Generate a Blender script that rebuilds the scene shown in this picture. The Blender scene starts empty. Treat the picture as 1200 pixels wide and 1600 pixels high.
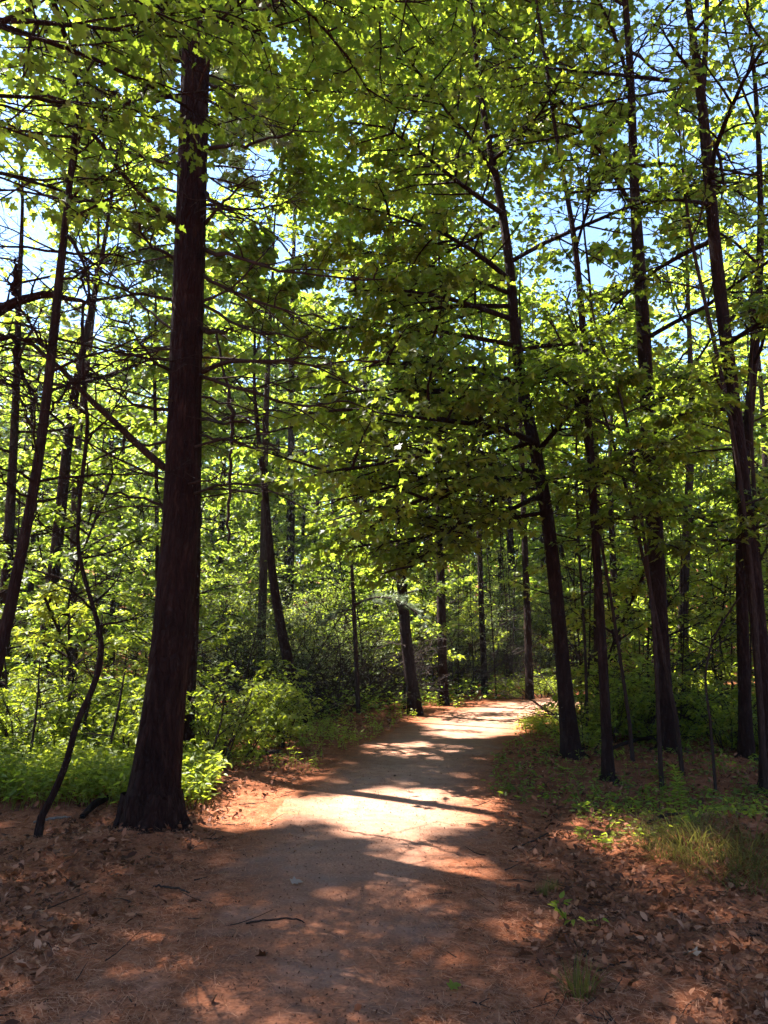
import bpy, math, random
import numpy as np

random.seed(7)
RNG = np.random.default_rng(11)
scene = bpy.context.scene
COL = scene.collection
R = math.radians

# ------------------------------------------------------------------ camera
EYE = 1.6
PITCH = math.atan(200 / 1200)
SP, CP = math.sin(PITCH), math.cos(PITCH)
cam_d = bpy.data.cameras.new("camera")
cam_d.sensor_fit = 'VERTICAL'
cam_d.sensor_height = 24.0
cam_d.lens = 24.0 * 1200 / 1600
cam_d.clip_start = 0.05
cam_d.clip_end = 1000
cam = bpy.data.objects.new("camera", cam_d)
COL.objects.link(cam)
cam.location = (0, 0, EYE)
cam.rotation_euler = (math.pi / 2 + PITCH, 0, 0)
scene.camera = cam


def ray(px, py):
    a, b = (px - 600) / 1200, (800 - py) / 1200
    return np.array([a, CP - b * SP, SP + b * CP])


def at(px, py, Y):
    d = ray(px, py)
    return np.array([0, 0, EYE]) + d * (Y / d[1])


def gnd(px, py):
    d = ray(px, py)
    p = np.array([0, 0, EYE]) + d * (EYE / -d[2])
    return p


def project(P):
    q = P - np.array([0, 0, EYE])
    dep = q[:, 1] * CP + q[:, 2] * SP
    up = -q[:, 1] * SP + q[:, 2] * CP
    dep = np.where(dep < 0.05, 0.05, dep)
    return 600 + 1200 * q[:, 0] / dep, 800 - 1200 * up / dep, dep


# ------------------------------------------------------------------ light
SUN_EL, SUN_AZ = R(60), R(-57)            # azimuth measured from +Y (view direction) towards +X
COT = 1 / math.tan(SUN_EL)
SXY = np.array([math.sin(SUN_AZ), math.cos(SUN_AZ)])
sd = bpy.data.lights.new("sun", 'SUN')
sd.energy = 5.0
sd.angle = R(0.7)
sd.color = (1.0, 0.94, 0.88)
sun = bpy.data.objects.new("sun", sd)
COL.objects.link(sun)
sun.rotation_euler = (math.pi / 2 - SUN_EL, 0, math.pi - SUN_AZ)
sun.location = (-25, 25, 40)
w = bpy.data.worlds.new("World")
scene.world = w
w.use_nodes = True
nt = w.node_tree
bg = nt.nodes["Background"]
sky = nt.nodes.new("ShaderNodeTexSky")
sky.sky_type = 'NISHITA'
sky.sun_disc = False
sky.sun_elevation = SUN_EL
sky.sun_rotation = SUN_AZ
sky.air_density = 1.0
sky.dust_density = 0.3
sky.ozone_density = 5.0
nt.links.new(sky.outputs[0], bg.inputs[0])
bg.inputs[1].default_value = 0.05
vs = scene.view_settings
scene.display_settings.display_device = 'sRGB'
vs.view_transform = 'Standard'
vs.look = 'None'
vs.gamma = 1
vs.use_curve_mapping = False
vs.exposure = 3.22
cy = scene.cycles
cy.max_bounces = 7
cy.diffuse_bounces = 4
cy.glossy_bounces = 2
cy.transmission_bounces = 5
cy.transparent_max_bounces = 4
cy.sample_clamp_indirect = 6
cy.caustics_reflective = False
cy.caustics_refractive = False
cy.use_denoising = True
try:
    cy.denoiser = 'OPENIMAGEDENOISE'
    cy.denoising_input_passes = 'RGB_ALBEDO_NORMAL'
    cy.denoising_prefilter = 'ACCURATE'
except Exception:
    pass


# ------------------------------------------------------------------ noise
def hash2(ix, iy, seed):
    h = (ix.astype(np.int64) * 374761393 + iy.astype(np.int64) * 668265263 + seed * 1274126177) & 0xffffffff
    h = ((h ^ (h >> 13)) * 1274126177) & 0xffffffff
    return ((h ^ (h >> 16)) & 0xffff) / 65535.0


def vnoise(x, y, seed=0):
    x = np.asarray(x, float); y = np.asarray(y, float)
    ix, iy = np.floor(x), np.floor(y)
    fx, fy = x - ix, y - iy
    fx = fx * fx * (3 - 2 * fx); fy = fy * fy * (3 - 2 * fy)
    a = hash2(ix, iy, seed); b = hash2(ix + 1, iy, seed)
    c = hash2(ix, iy + 1, seed); d = hash2(ix + 1, iy + 1, seed)
    return (a * (1 - fx) + b * fx) * (1 - fy) + (c * (1 - fx) + d * fx) * fy


def fbm(x, y, seed=0, o=3):
    s = 0; amp = 0.5; t = 0
    for k in range(o):
        s = s + amp * vnoise(np.asarray(x) * 2 ** k, np.asarray(y) * 2 ** k, seed + k)
        t += amp; amp *= 0.5
    return s / t


# ------------------------------------------------------------------ path outline on the ground
PL = [(60, 1640), (130, 1560), (215, 1470), (330, 1350), (430, 1262), (500, 1208), (565, 1166), (640, 1134), (700, 1112), (770, 1099)]
PR = [(770, 1640), (780, 1560), (785, 1470), (778, 1350), (765, 1262), (762, 1208), (778, 1172), (808, 1148), (836, 1124), (872, 1112)]
LP = [gnd(*p)[:2] for p in PL]
RP = [gnd(*p)[:2] for p in PR]
LP = [LP[0] + np.array([0.0, -5.0])] + LP + [np.array([4.9, 22.4]), np.array([7.5, 23.3]), np.array([12, 23.6]), np.array([24, 21.5]), np.array([44, 14.0])]
RP = [RP[0] + np.array([0.0, -5.0])] + RP + [np.array([5.4, 19.2]), np.array([8.0, 20.3]), np.array([12.0, 20.6]), np.array([23.5, 18.6]), np.array([42, 11.5])]


def resample(P, n):
    P = np.array(P, float)
    s = np.concatenate([[0], np.cumsum(np.linalg.norm(np.diff(P, axis=0), axis=1))])
    t = np.linspace(0, s[-1], n)
    out = np.stack([np.interp(t, s, P[:, i]) for i in range(P.shape[1])], 1)
    for _ in range(2):
        out[1:-1] = 0.25 * out[:-2] + 0.5 * out[1:-1] + 0.25 * out[2:]
    return out


CEN = resample((np.array(LP) + np.array(RP)) / 2, 400)
WID0 = np.linalg.norm(np.array(LP) - np.array(RP), axis=1) / 2
_s0 = np.concatenate([[0], np.cumsum(np.linalg.norm(np.diff((np.array(LP) + np.array(RP)) / 2, axis=0), axis=1))])
WID = np.interp(np.linspace(0, _s0[-1], 400), _s0, WID0)


def path_dist(x, y):
    """signed distance outside the path edge (negative on the path)"""
    x = np.asarray(x, float).ravel(); y = np.asarray(y, float).ravel()
    best = np.full(x.shape, 1e9)
    for i0 in range(0, len(x), 20000):
        sl = slice(i0, i0 + 20000)
        d = np.hypot(x[sl, None] - CEN[None, :, 0], y[sl, None] - CEN[None, :, 1]) - WID[None, :]
        best[sl] = d.min(1)
    return best


MOUND = gnd(1150, 1330)[:2]


def H(x, y):
    x = np.asarray(x, float); y = np.asarray(y, float)
    pd = path_dist(x, y).reshape(x.shape)
    off = np.clip(pd / 1.2, 0, 1)
    z = (fbm(x * 0.35, y * 0.35, 3) - 0.5) * 0.30 * off
    z = z + (fbm(x * 1.6, y * 1.6, 5) - 0.5) * 0.07 * (0.15 + 0.85 * off)
    z = z + ((fbm(x * 5, y * 5, 15, 2) - .5) * .06 + (vnoise(x * 13, y * 13, 19) - .5) * .022) * off * np.clip((16 - y) / 4, 0, 1)
    z = z + 0.20 * np.exp(-(((x - MOUND[0] - .15) / 0.75) ** 2 + ((y - MOUND[1]) / 0.55) ** 2))
    z = z + 0.05 * np.exp(-(((x + 2.1) / 0.6) ** 2 + ((y - 6.5) / 0.6) ** 2))
    r = np.hypot(x, y)
    z = z + np.clip(r - 26, 0, 200) ** 1.15 * 0.055
    return z


def H1(x, y):
    return float(H(np.array([x]), np.array([y]))[0])


# ------------------------------------------------------------------ materials
def mat(name):
    m = bpy.data.materials.new(name)
    m.use_nodes = True
    n = m.node_tree.nodes
    return m, m.node_tree, n["Principled BSDF"], n["Material Output"]


def ramp(nt, stops):
    r = nt.nodes.new("ShaderNodeValToRGB")
    e = r.color_ramp.elements
    while len(e) < len(stops):
        e.new(0.5)
    for el, (p, c) in zip(e, stops):
        el.position = p
        el.color = (*c, 1)
    return r


def leaf_mat(name, stops, tstops, trans=0.5, rough=0.45, spec=0.35):
    m, nt, b, out = mat(name)
    geo = nt.nodes.new("ShaderNodeNewGeometry")
    tc = nt.nodes.new("ShaderNodeTexCoord")
    no = nt.nodes.new("ShaderNodeTexNoise")
    no.inputs["Scale"].default_value = 0.9
    no.inputs["Detail"].default_value = 2
    nt.links.new(tc.outputs["Object"], no.inputs["Vector"])
    mx = nt.nodes.new("ShaderNodeMath"); mx.operation = 'MULTIPLY_ADD'
    mx.inputs[1].default_value = 0.62
    nt.links.new(geo.outputs["Random Per Island"], mx.inputs[0])
    oi = nt.nodes.new("ShaderNodeObjectInfo")
    m3 = nt.nodes.new("ShaderNodeMath"); m3.operation = 'MULTIPLY_ADD'
    m3.inputs[1].default_value = 0.7; m3.inputs[2].default_value = -.28
    nt.links.new(oi.outputs["Random"], m3.inputs[0])
    m4 = nt.nodes.new("ShaderNodeMath"); m4.operation = 'ADD'
    nt.links.new(no.outputs["Fac"], m4.inputs[0]); nt.links.new(m3.outputs[0], m4.inputs[1])
    m2 = nt.nodes.new("ShaderNodeMath"); m2.operation = 'MULTIPLY'
    m2.inputs[1].default_value = 0.45
    nt.links.new(m4.outputs[0], m2.inputs[0])
    nt.links.new(m2.outputs[0], mx.inputs[2])
    r1 = ramp(nt, stops); r2 = ramp(nt, tstops)
    nt.links.new(mx.outputs[0], r1.inputs[0]); nt.links.new(mx.outputs[0], r2.inputs[0])
    nt.links.new(r1.outputs[0], b.inputs["Base Color"])
    b.inputs["Roughness"].default_value = rough
    b.inputs["Specular IOR Level"].default_value = spec
    tr = nt.nodes.new("ShaderNodeBsdfTranslucent")
    nt.links.new(r2.outputs[0], tr.inputs[0])
    mix = nt.nodes.new("ShaderNodeMixShader")
    mix.inputs[0].default_value = trans
    nt.links.new(b.outputs[0], mix.inputs[1]); nt.links.new(tr.outputs[0], mix.inputs[2])
    nt.links.new(mix.outputs[0], out.inputs[0])
    return m


MAPLE = leaf_mat("maple_leaf", [(0.0, (.022, .036, .008)), (.5, (.042, .062, .011)), (1, (.08, .10, .014))],
                 [(0.0, (.135, .20, .014)), (.5, (.26, .36, .024)), (1, (.43, .48, .035))], trans=.55, spec=.2)
FOREST = leaf_mat("woodland_leaf", [(0.0, (.02, .036, .009)), (.5, (.04, .062, .013)), (1, (.075, .098, .018))],
                  [(0.0, (.125, .20, .016)), (.5, (.255, .36, .026)), (1, (.42, .48, .04))], trans=.55, spec=.2)
HERB = leaf_mat("herb_leaf", [(0.0, (.045, .075, .012)), (.5, (.085, .12, .018)), (1, (.14, .165, .025))],
                [(0.0, (.22, .30, .016)), (.5, (.36, .44, .024)), (1, (.52, .54, .04))], spec=.15)
GREYLEAF = leaf_mat("thicket_leaf", [(0.0, (.05, .075, .03)), (.5, (.08, .105, .045)), (1, (.12, .14, .065))],
                    [(0.0, (.10, .14, .03)), (.5, (.16, .2, .04)), (1, (.22, .25, .06))], trans=.35, rough=.45, spec=.2)
NEEDLEGREEN = leaf_mat("pine_needle_green", [(0.0, (.07, .10, .05)), (.5, (.13, .17, .09)), (1, (.2, .24, .14))],
                       [(0.0, (.08, .12, .05)), (.5, (.12, .16, .07)), (1, (.18, .22, .1))], trans=.3)
GRASSM = leaf_mat("grass_blade", [(0.0, (.04, .04, .012)), (.5, (.08, .07, .02)), (1, (.17, .11, .04))],
                  [(0.0, (.12, .14, .02)), (.5, (.2, .18, .03)), (1, (.3, .22, .06))], trans=.35, spec=.04)
DEADLEAF = leaf_mat("dead_leaf", [(0.0, (.014, .006, .004)), (.3, (.05, .018, .009)), (.55, (.16, .055, .025)), (.75, (.25, .10, .05)), (.9, (.33, .16, .09)), (1, (.42, .26, .18))],
                    [(0.0, (.04, .02, .01)), (.5, (.14, .06, .025)), (1, (.3, .15, .07))], trans=.18, rough=.6, spec=.08)
NEEDLE = leaf_mat("fallen_needle", [(0.0, (.045, .018, .01)), (.5, (.17, .067, .034)), (1, (.36, .175, .10))],
                  [(0.0, (.06, .02, .01)), (1, (.2, .09, .04))], trans=.1, rough=.7, spec=.06)
PALE = leaf_mat("pale_leaf", [(0.0, (.17, .11, .075)), (1, (.26, .19, .14))], [(0, (.2, .15, .1)), (1, (.3, .22, .15))], trans=.15, spec=.04)


def bark_mat(name, c0, c1, c2, scale=1.0, bump=.6):
    m, nt, b, out = mat(name)
    tc = nt.nodes.new("ShaderNodeTexCoord")
    mp = nt.nodes.new("ShaderNodeMapping")
    mp.inputs["Scale"].default_value = (22 * scale, 22 * scale, 4.5 * scale)
    nt.links.new(tc.outputs["Object"], mp.inputs[0])
    n1 = nt.nodes.new("ShaderNodeTexNoise"); n1.inputs["Scale"].default_value = 1; n1.inputs["Detail"].default_value = 5
    n1.inputs["Roughness"].default_value = .65
    nt.links.new(mp.outputs[0], n1.inputs["Vector"])
    n2 = nt.nodes.new("ShaderNodeTexNoise"); n2.inputs["Scale"].default_value = 2.5; n2.inputs["Detail"].default_value = 3
    nt.links.new(tc.outputs["Object"], n2.inputs["Vector"])
    r = ramp(nt, [(.3, c0), (.55, c1), (.8, c2)])
    nt.links.new(n1.outputs["Fac"], r.inputs[0])
    mx = nt.nodes.new("ShaderNodeMixRGB"); mx.blend_type = 'MULTIPLY'; mx.inputs[0].default_value = .6
    r2 = ramp(nt, [(.3, (.55, .5, .48)), (.7, (1.2, 1.15, 1.1))])
    nt.links.new(n2.outputs["Fac"], r2.inputs[0])
    nt.links.new(r.outputs[0], mx.inputs[1]); nt.links.new(r2.outputs[0], mx.inputs[2])
    nt.links.new(mx.outputs[0], b.inputs["Base Color"])
    b.inputs["Roughness"].default_value = .9
    b.inputs["Specular IOR Level"].default_value = .06
    vo = nt.nodes.new("ShaderNodeTexVoronoi"); vo.feature = 'DISTANCE_TO_EDGE'; vo.inputs["Scale"].default_value = 1.0
    mp2 = nt.nodes.new("ShaderNodeMapping"); mp2.inputs["Scale"].default_value = (26 * scale, 26 * scale, 6 * scale)
    wv = nt.nodes.new("ShaderNodeMixRGB"); wv.inputs[0].default_value = .12
    nt.links.new(tc.outputs["Object"], wv.inputs[1]); nt.links.new(n2.outputs["Color"], wv.inputs[2])
    nt.links.new(wv.outputs[0], mp2.inputs[0]); nt.links.new(mp2.outputs[0], vo.inputs["Vector"])
    vr = ramp(nt, [(0.0, (0, 0, 0)), (.25, (1, 1, 1))]); nt.links.new(vo.outputs["Distance"], vr.inputs[0])
    ha = nt.nodes.new("ShaderNodeMath"); ha.operation = 'MULTIPLY_ADD'; ha.inputs[1].default_value = .8
    nt.links.new(vr.outputs[0], ha.inputs[0]); nt.links.new(n1.outputs["Fac"], ha.inputs[2])
    bp = nt.nodes.new("ShaderNodeBump"); bp.inputs["Strength"].default_value = bump; bp.inputs["Distance"].default_value = .03
    nt.links.new(ha.outputs[0], bp.inputs["Height"]); nt.links.new(bp.outputs[0], b.inputs["Normal"])
    return m


PINEBARK = bark_mat("pine_bark", (.007, .0025, .0018), (.015, .006, .0045), (.045, .024, .018), 1.0, .9)
MAPLEBARK = bark_mat("maple_bark", (.008, .0035, .0025), (.017, .009, .007), (.05, .034, .028), 1.4, .6)
GREYBARK = bark_mat("grey_bark", (.02, .014, .011), (.04, .03, .025), (.09, .075, .065), 1.4, .6)
TWIGBARK = bark_mat("twig_bark", (.014, .008, .006), (.028, .018, .014), (.06, .045, .038), 3, .3)
PALEBARK = bark_mat("pale_bark", (.10, .08, .065), (.19, .16, .14), (.30, .27, .24), 3, .4)


def ground_mat(name, is_path):
    m, nt, b, out = mat(name)
    L = nt.links.new
    tc = nt.nodes.new("ShaderNodeTexCoord")

    def noise(sc, det=4, rough=.6):
        n = nt.nodes.new("ShaderNodeTexNoise")
        n.inputs["Scale"].default_value = sc; n.inputs["Detail"].default_value = det; n.inputs["Roughness"].default_value = rough
        L(tc.outputs["Object"], n.inputs["Vector"])
        return n
    nf = noise(55, 4, .7); nm = noise(7, 4, .65); nl = noise(.8, 3, .6)
    litter = ramp(nt, [(.28, (.028, .0095, .005)), (.44, (.13, .043, .019)), (.6, (.265, .097, .047)), (.78, (.42, .195, .11))])
    mixv = nt.nodes.new("ShaderNodeMath"); mixv.operation = 'MULTIPLY_ADD'; mixv.inputs[1].default_value = .5
    s2 = nt.nodes.new("ShaderNodeMath"); s2.operation = 'MULTIPLY'; s2.inputs[1].default_value = .5
    L(nm.outputs["Fac"], s2.inputs[0]); L(nf.outputs["Fac"], mixv.inputs[0]); L(s2.outputs[0], mixv.inputs[2])
    L(mixv.outputs[0], litter.inputs[0])
    col = litter.outputs[0]
    if is_path:
        grit = ramp(nt, [(.3, (.135, .062, .038)), (.5, (.23, .122, .08)), (.7, (.35, .22, .155))])
        L(mixv.outputs[0], grit.inputs[0])
        at_ = nt.nodes.new("ShaderNodeAttribute"); at_.attribute_name = "litter"
        ad = nt.nodes.new("ShaderNodeMath"); ad.operation = 'ADD'
        sb = nt.nodes.new("ShaderNodeMath"); sb.operation = 'MULTIPLY_ADD'; sb.inputs[1].default_value = 1.6; sb.inputs[2].default_value = -.8
        L(nm.outputs["Fac"], sb.inputs[0]); L(at_.outputs["Fac"], ad.inputs[0]); L(sb.outputs[0], ad.inputs[1])
        cl = nt.nodes.new("ShaderNodeClamp"); L(ad.outputs[0], cl.inputs[0])
        mx = nt.nodes.new("ShaderNodeMixRGB"); L(cl.outputs[0], mx.inputs[0]); L(grit.outputs[0], mx.inputs[1]); L(col, mx.inputs[2])
        npg = noise(1.7, 3, .6)
        rg_ = ramp(nt, [(.5, (0, 0, 0)), (.75, (.4, .4, .4))])
        L(npg.outputs["Fac"], rg_.inputs[0])
        mg = nt.nodes.new("ShaderNodeMixRGB"); mg.inputs[2].default_value = (.23, .165, .13, 1)
        L(rg_.outputs[0], mg.inputs[0]); L(mx.outputs[0], mg.inputs[1])
        col = mg.outputs[0]
    big = ramp(nt, [(.3, (.72, .68, .66)), (.7, (1.12, 1.1, 1.08))])
    L(nl.outputs["Fac"], big.inputs[0])
    mm = nt.nodes.new("ShaderNodeMixRGB"); mm.blend_type = 'MULTIPLY'; mm.inputs[0].default_value = .8
    L(col, mm.inputs[1]); L(big.outputs[0], mm.inputs[2])
    L(mm.outputs[0], b.inputs["Base Color"])
    b.inputs["Roughness"].default_value = .95
    b.inputs["Specular IOR Level"].default_value = .04
    bp = nt.nodes.new("ShaderNodeBump"); bp.inputs["Strength"].default_value = .5 if is_path else .8
    bp.inputs["Distance"].default_value = .012 if is_path else .03
    L(mixv.outputs[0], bp.inputs["Height"]); L(bp.outputs[0], b.inputs["Normal"])
    return m


# ------------------------------------------------------------------ mesh building
class MB:
    def __init__(self):
        self.v = []; self.q = []; self.t = []; self.n = 0

    def add(self, V, Q=None, T=None):
        V = np.asarray(V, float).reshape(-1, 3)
        if Q is not None and len(Q): self.q.append(np.asarray(Q) + self.n)
        if T is not None and len(T): self.t.append(np.asarray(T) + self.n)
        self.v.append(V); self.n += len(V)
        return self

    def tubes(self, P, Rr, sides=5, cap=False):
        """P (N,K,3) centre lines, Rr (N,K) radii"""
        P = np.asarray(P, float); Rr = np.asarray(Rr, float)
        if P.ndim == 2: P = P[None]; Rr = Rr[None]
        N, K, _ = P.shape
        if N == 0: return self
        T = np.empty_like(P)
        T[:, 1:-1] = P[:, 2:] - P[:, :-2]; T[:, 0] = P[:, 1] - P[:, 0]; T[:, -1] = P[:, -1] - P[:, -2]
        T /= np.linalg.norm(T, axis=2, keepdims=True) + 1e-9
        ref = np.where(np.abs(T[:, :1, 2:3]) > 0.8, np.array([0, 1.0, 0]), np.array([0, 0, 1.0]))
        A = np.cross(T, np.broadcast_to(ref, T.shape)); A /= np.linalg.norm(A, axis=2, keepdims=True) + 1e-9
        B = np.cross(T, A)
        th = np.arange(sides) * 2 * math.pi / sides
        V = P[:, :, None] + Rr[:, :, None, None] * (np.cos(th)[None, None, :, None] * A[:, :, None] + np.sin(th)[None, None, :, None] * B[:, :, None])
        k = np.arange(K - 1); s = np.arange(sides); s1 = (s + 1) % sides
        base = (np.arange(N) * K * sides)[:, None, None]
        a = base + k[None, :, None] * sides + s; b_ = base + k[None, :, None] * sides + s1
        Q = np.stack([a, b_, b_ + sides, a + sides], -1).reshape(-1, 4)
        self.add(V.reshape(-1, 3), Q)
        return self

    def build(self, name, m, parent=None, smooth=True):
        me = bpy.data.meshes.new(name)
        V = np.concatenate(self.v) if self.v else np.zeros((0, 3))
        if parent is not None:
            V = V - np.array(parent.location)
        Q = np.concatenate(self.q) if self.q else np.zeros((0, 4), int)
        T = np.concatenate(self.t) if self.t else np.zeros((0, 3), int)
        me.vertices.add(len(V)); me.vertices.foreach_set("co", V.astype(np.float32).ravel())
        me.loops.add(len(Q) * 4 + len(T) * 3)
        me.loops.foreach_set("vertex_index", np.concatenate([Q.ravel(), T.ravel()]).astype(np.int32))
        me.polygons.add(len(Q) + len(T))
        ls = np.concatenate([np.arange(len(Q)) * 4, len(Q) * 4 + np.arange(len(T)) * 3]).astype(np.int32)
        me.polygons.foreach_set("loop_start", ls)
        if smooth:
            me.polygons.foreach_set("use_smooth", np.ones(len(Q) + len(T), bool))
        me.update(calc_edges=True)
        me.materials.append(m)
        o = bpy.data.objects.new(name, me)
        COL.objects.link(o)
        if parent is not None: o.parent = parent
        return o


def mirror_outline(right, base=(0, 0)):
    left = [(-x, y) for x, y in reversed(right) if abs(x) > 1e-6]
    return [base] + right + left


def fan_template(right, centre, fold=.22, droop=.22):
    o = np.array(mirror_outline(right)); n = len(o)
    P = np.concatenate([[centre], o])
    z = fold * np.abs(P[:, 0]) - droop * np.clip(P[:, 1], 0, None) ** 2
    V = np.column_stack([P, z])
    T = np.array([[0, 1 + i, 1 + (i + 1) % n] for i in range(n)])
    return V, None, T


def fold_template(pts, fold=.25, droop=.2):
    P = np.array([(0, 0)] + pts + [(0, 1)] + [(-x, y) for x, y in reversed(pts)], float)
    z = fold * np.abs(P[:, 0]) - droop * P[:, 1] ** 2
    V = np.column_stack([P, z]); k = len(pts)
    if k == 2:
        return V, np.array([[0, 1, 2, 3], [0, 3, 4, 5]]), None
    return V, None, np.array([[0, 1, 2], [0, 2, 3]])


T_MAPLE_HI = fan_template([(.10, -.03), (.34, -.08), (.27, .14), (.56, .34), (.36, .41), (.19, .45), (.27, .70), (.14, .74), (0, 1)], (0, .28))
T_MAPLE = fan_template([(.32, -.04), (.24, .17), (.54, .38), (.18, .46), (.2, .7), (0, 1)], (0, .28))
T_FAR = fold_template([(.42, .12), (.40, .52)])
T_OVAL = fold_template([(.24, .25), (.22, .6)])
T_SLIM = fold_template([(.13, .3), (.10, .65)])


def unit(v):
    return v / (np.linalg.norm(v, axis=-1, keepdims=True) + 1e-9)


def leaves(mb, pos, fwd, nrm, size, tpl):
    if len(pos) == 0: return mb
    V, Q, T = tpl
    f = unit(fwd); s = unit(np.cross(f, nrm)); n = np.cross(s, f)
    wx = RNG.uniform(.72, 1.12, len(pos))[:, None, None]; wz = RNG.uniform(-.3, 2.4, len(pos))[:, None, None]
    W = pos[:, None] + size[:, None, None] * (V[None, :, 0:1] * wx * s[:, None] + V[None, :, 1:2] * f[:, None] + V[None, :, 2:3] * wz * n[:, None])
    off = (np.arange(len(pos)) * len(V))[:, None, None]
    mb.add(W.reshape(-1, 3), None if Q is None else (Q[None] + off).reshape(-1, 4), None if T is None else (T[None] + off).reshape(-1, 3))
    return mb


# ------------------------------------------------------------------ object helpers
def tag(o, label=None, cat=None, group=None, kind=None):
    if label: o["label"] = label
    if cat: o["category"] = cat
    if group: o["group"] = group
    if kind: o["kind"] = kind
    return o


def empty(name, loc, label, cat, group=None):
    o = bpy.data.objects.new(name, None)
    COL.objects.link(o)
    o.location = loc
    o.empty_display_size = .2
    return tag(o, label, cat, group)


def copy_tree(o, loc, rz, sc, label, group):
    def rec(src, par):
        c = src.copy(); COL.objects.link(c)
        if par is not None: c.parent = par
        for ch in src.children: rec(ch, c)
        return c
    r = rec(o, None)
    r.location = loc; r.rotation_euler = (0, 0, rz); r.scale = (sc, sc, sc)
    r["label"] = label; r["group"] = group
    return r


# ------------------------------------------------------------------ sun patches on the ground (gaps in the canopy)
def ell(px0, py0, px1, py1, p):
    a = gnd(px0, (py0 + py1) / 2)[:2]; b = gnd(px1, (py0 + py1) / 2)[:2]
    c = gnd((px0 + px1) / 2, py0)[:2]; d = gnd((px0 + px1) / 2, py1)[:2]
    ce = np.array([(a[0] + b[0]) / 2, (c[1] + d[1]) / 2])
    return ce, abs(b[0] - a[0]) / 2, abs(c[1] - d[1]) / 2, p


PATCH = [ell(290, 1228, 490, 1318, .98), ell(440, 1232, 810, 1325, .99), ell(590, 1315, 810, 1400, .9), ell(650, 1108, 838, 1154, .98),
         ell(540, 1160, 740, 1186, .6), ell(870, 1262, 1080, 1370, .80), ell(960, 1290, 1190, 1420, .6), ell(560, 1400, 700, 1450, .5),
         ell(1040, 1095, 1190, 1150, .8), ell(780, 1430, 880, 1500, .45), ell(770, 1068, 880, 1098, .95), ell(830, 1108, 900, 1150, .95)]


def gshift(P):
    return P[:, :2] - P[:, 2:3] * COT * SXY[None]


def gap(G):
    """0 = leave the canopy closed, 1 = leave it open"""
    g = np.zeros(len(G))
    wob = (fbm(G[:, 0] * 1.3 + 40, G[:, 1] * 1.3 + 9, 21, 2) - .5) * .9
    for ce, rx, ry, p in PATCH:
        d = np.hypot((G[:, 0] - ce[0]) / rx, (G[:, 1] - ce[1]) / ry) + wob
        g = np.maximum(g, p * np.clip((1.15 - d) / .35, 0, 1))
    return g


def soft_gap(G):
    """where the high canopy is thin: the woods left of and behind the path, and behind the camera at the left"""
    lx = np.clip((-.3 - .45 * np.clip(G[:, 1] - 11, 0, 9) - G[:, 0]) / .6, 0, 1) * np.clip((G[:, 1] - 7.6) / 1.0, 0, 1) * np.clip((24 - G[:, 1]) / 4, 0, 1)
    bz = np.clip((G[:, 1] - np.where(G[:, 0] > 2.5, 14.5, 15.5)) / 1.2, 0, 1) * np.clip((30 - G[:, 1]) / 5, 0, 1)
    rz = np.clip((G[:, 0] - 4.0) / .8, 0, 1) * np.clip((9.5 - G[:, 0]) / 1, 0, 1) * np.clip((G[:, 1] - 5.5) / 1, 0, 1) * np.clip((14 - G[:, 1]) / 1, 0, 1)
    fz = np.clip((2.2 - G[:, 1]) / .6, 0, 1) * np.clip((1.2 - G[:, 0]) / .6, 0, 1)
    return np.maximum(np.maximum(.88 * lx, .55 * bz), np.maximum(.6 * rz, .8 * fz))


HOLES = [(412, 252, 30, .95), (1145, 270, 56, .8), (1050, 40, 62, .75), (885, 350, 40, .7), (735, 335, 30, .5), (640, 190, 26, .8), (1010, 110, 50, .75),
         (300, 150, 40, .9), (302, 110, 30, .9), (50, 430, 60, .6), (190, 455, 36, .6), (40, 330, 40, .5), (450, 60, 30, .7), (760, 90, 25, .6), (980, 330, 50, .7), (900, 440, 40, .6), (1170, 500, 25, .6)]


T6X = np.array([(280, 778), (330, 786), (440, 800), (520, 804), (600, 812), (690, 835), (760, 848), (850, 862), (1050, 880), (1190, 895)], float)


def keep_mask(P, rng, zmin=2.6, sunlit=True, holes=True):
    k = np.ones(len(P), bool)
    if sunlit:
        g = gap(gshift(P))
        k &= ~((rng.random(len(P)) < g) & (P[:, 2] > zmin))
        k &= ~((rng.random(len(P)) < soft_gap(gshift(P))) & (P[:, 2] > 6.0))
    if holes:
        x, y, d = project(P)
        k &= ~((y < 470) & (rng.random(len(P)) < .22 * np.clip((x - 560) / 160, 0, 1) * np.clip((490 - y) / 120, 0, 1)))
        tx = np.interp(y, T6X[:, 0], T6X[:, 1])
        k &= ~((np.abs(x - tx) < 17) & (y > 300) & (y < 1180) & (P[:, 1] < 10.4) & (rng.random(len(P)) < .72))
        k &= ~((x > 600) & (y > 760) & (P[:, 1] < 10.6) & (rng.random(len(P)) < .5 * np.clip((y - 760) / 60, 0, 1)))
        for hx, hy, hr, p in HOLES:
            k &= ~((np.hypot(x - hx, y - hy) < hr * (.75 + .5 * rng.random(len(P)))) & (rng.random(len(P)) < p))
    return k


# optical depth of the canopy, summed on the ground along the sun's rays
GX0, GY0, GC = -9.0, 0.0, .2
TAU = np.zeros((100, 120))


def tau_add(P, size):
    G = gshift(P)
    i = ((G[:, 0] - GX0) / GC).astype(int); j = ((G[:, 1] - GY0) / GC).astype(int)
    ok = (i >= 0) & (i < 100) & (j >= 0) & (j < 120) & (P[:, 2] > 2.0)
    np.add.at(TAU, (i[ok], j[ok]), (.42 * size[ok] ** 2 * .75 / (GC * GC)))


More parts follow.
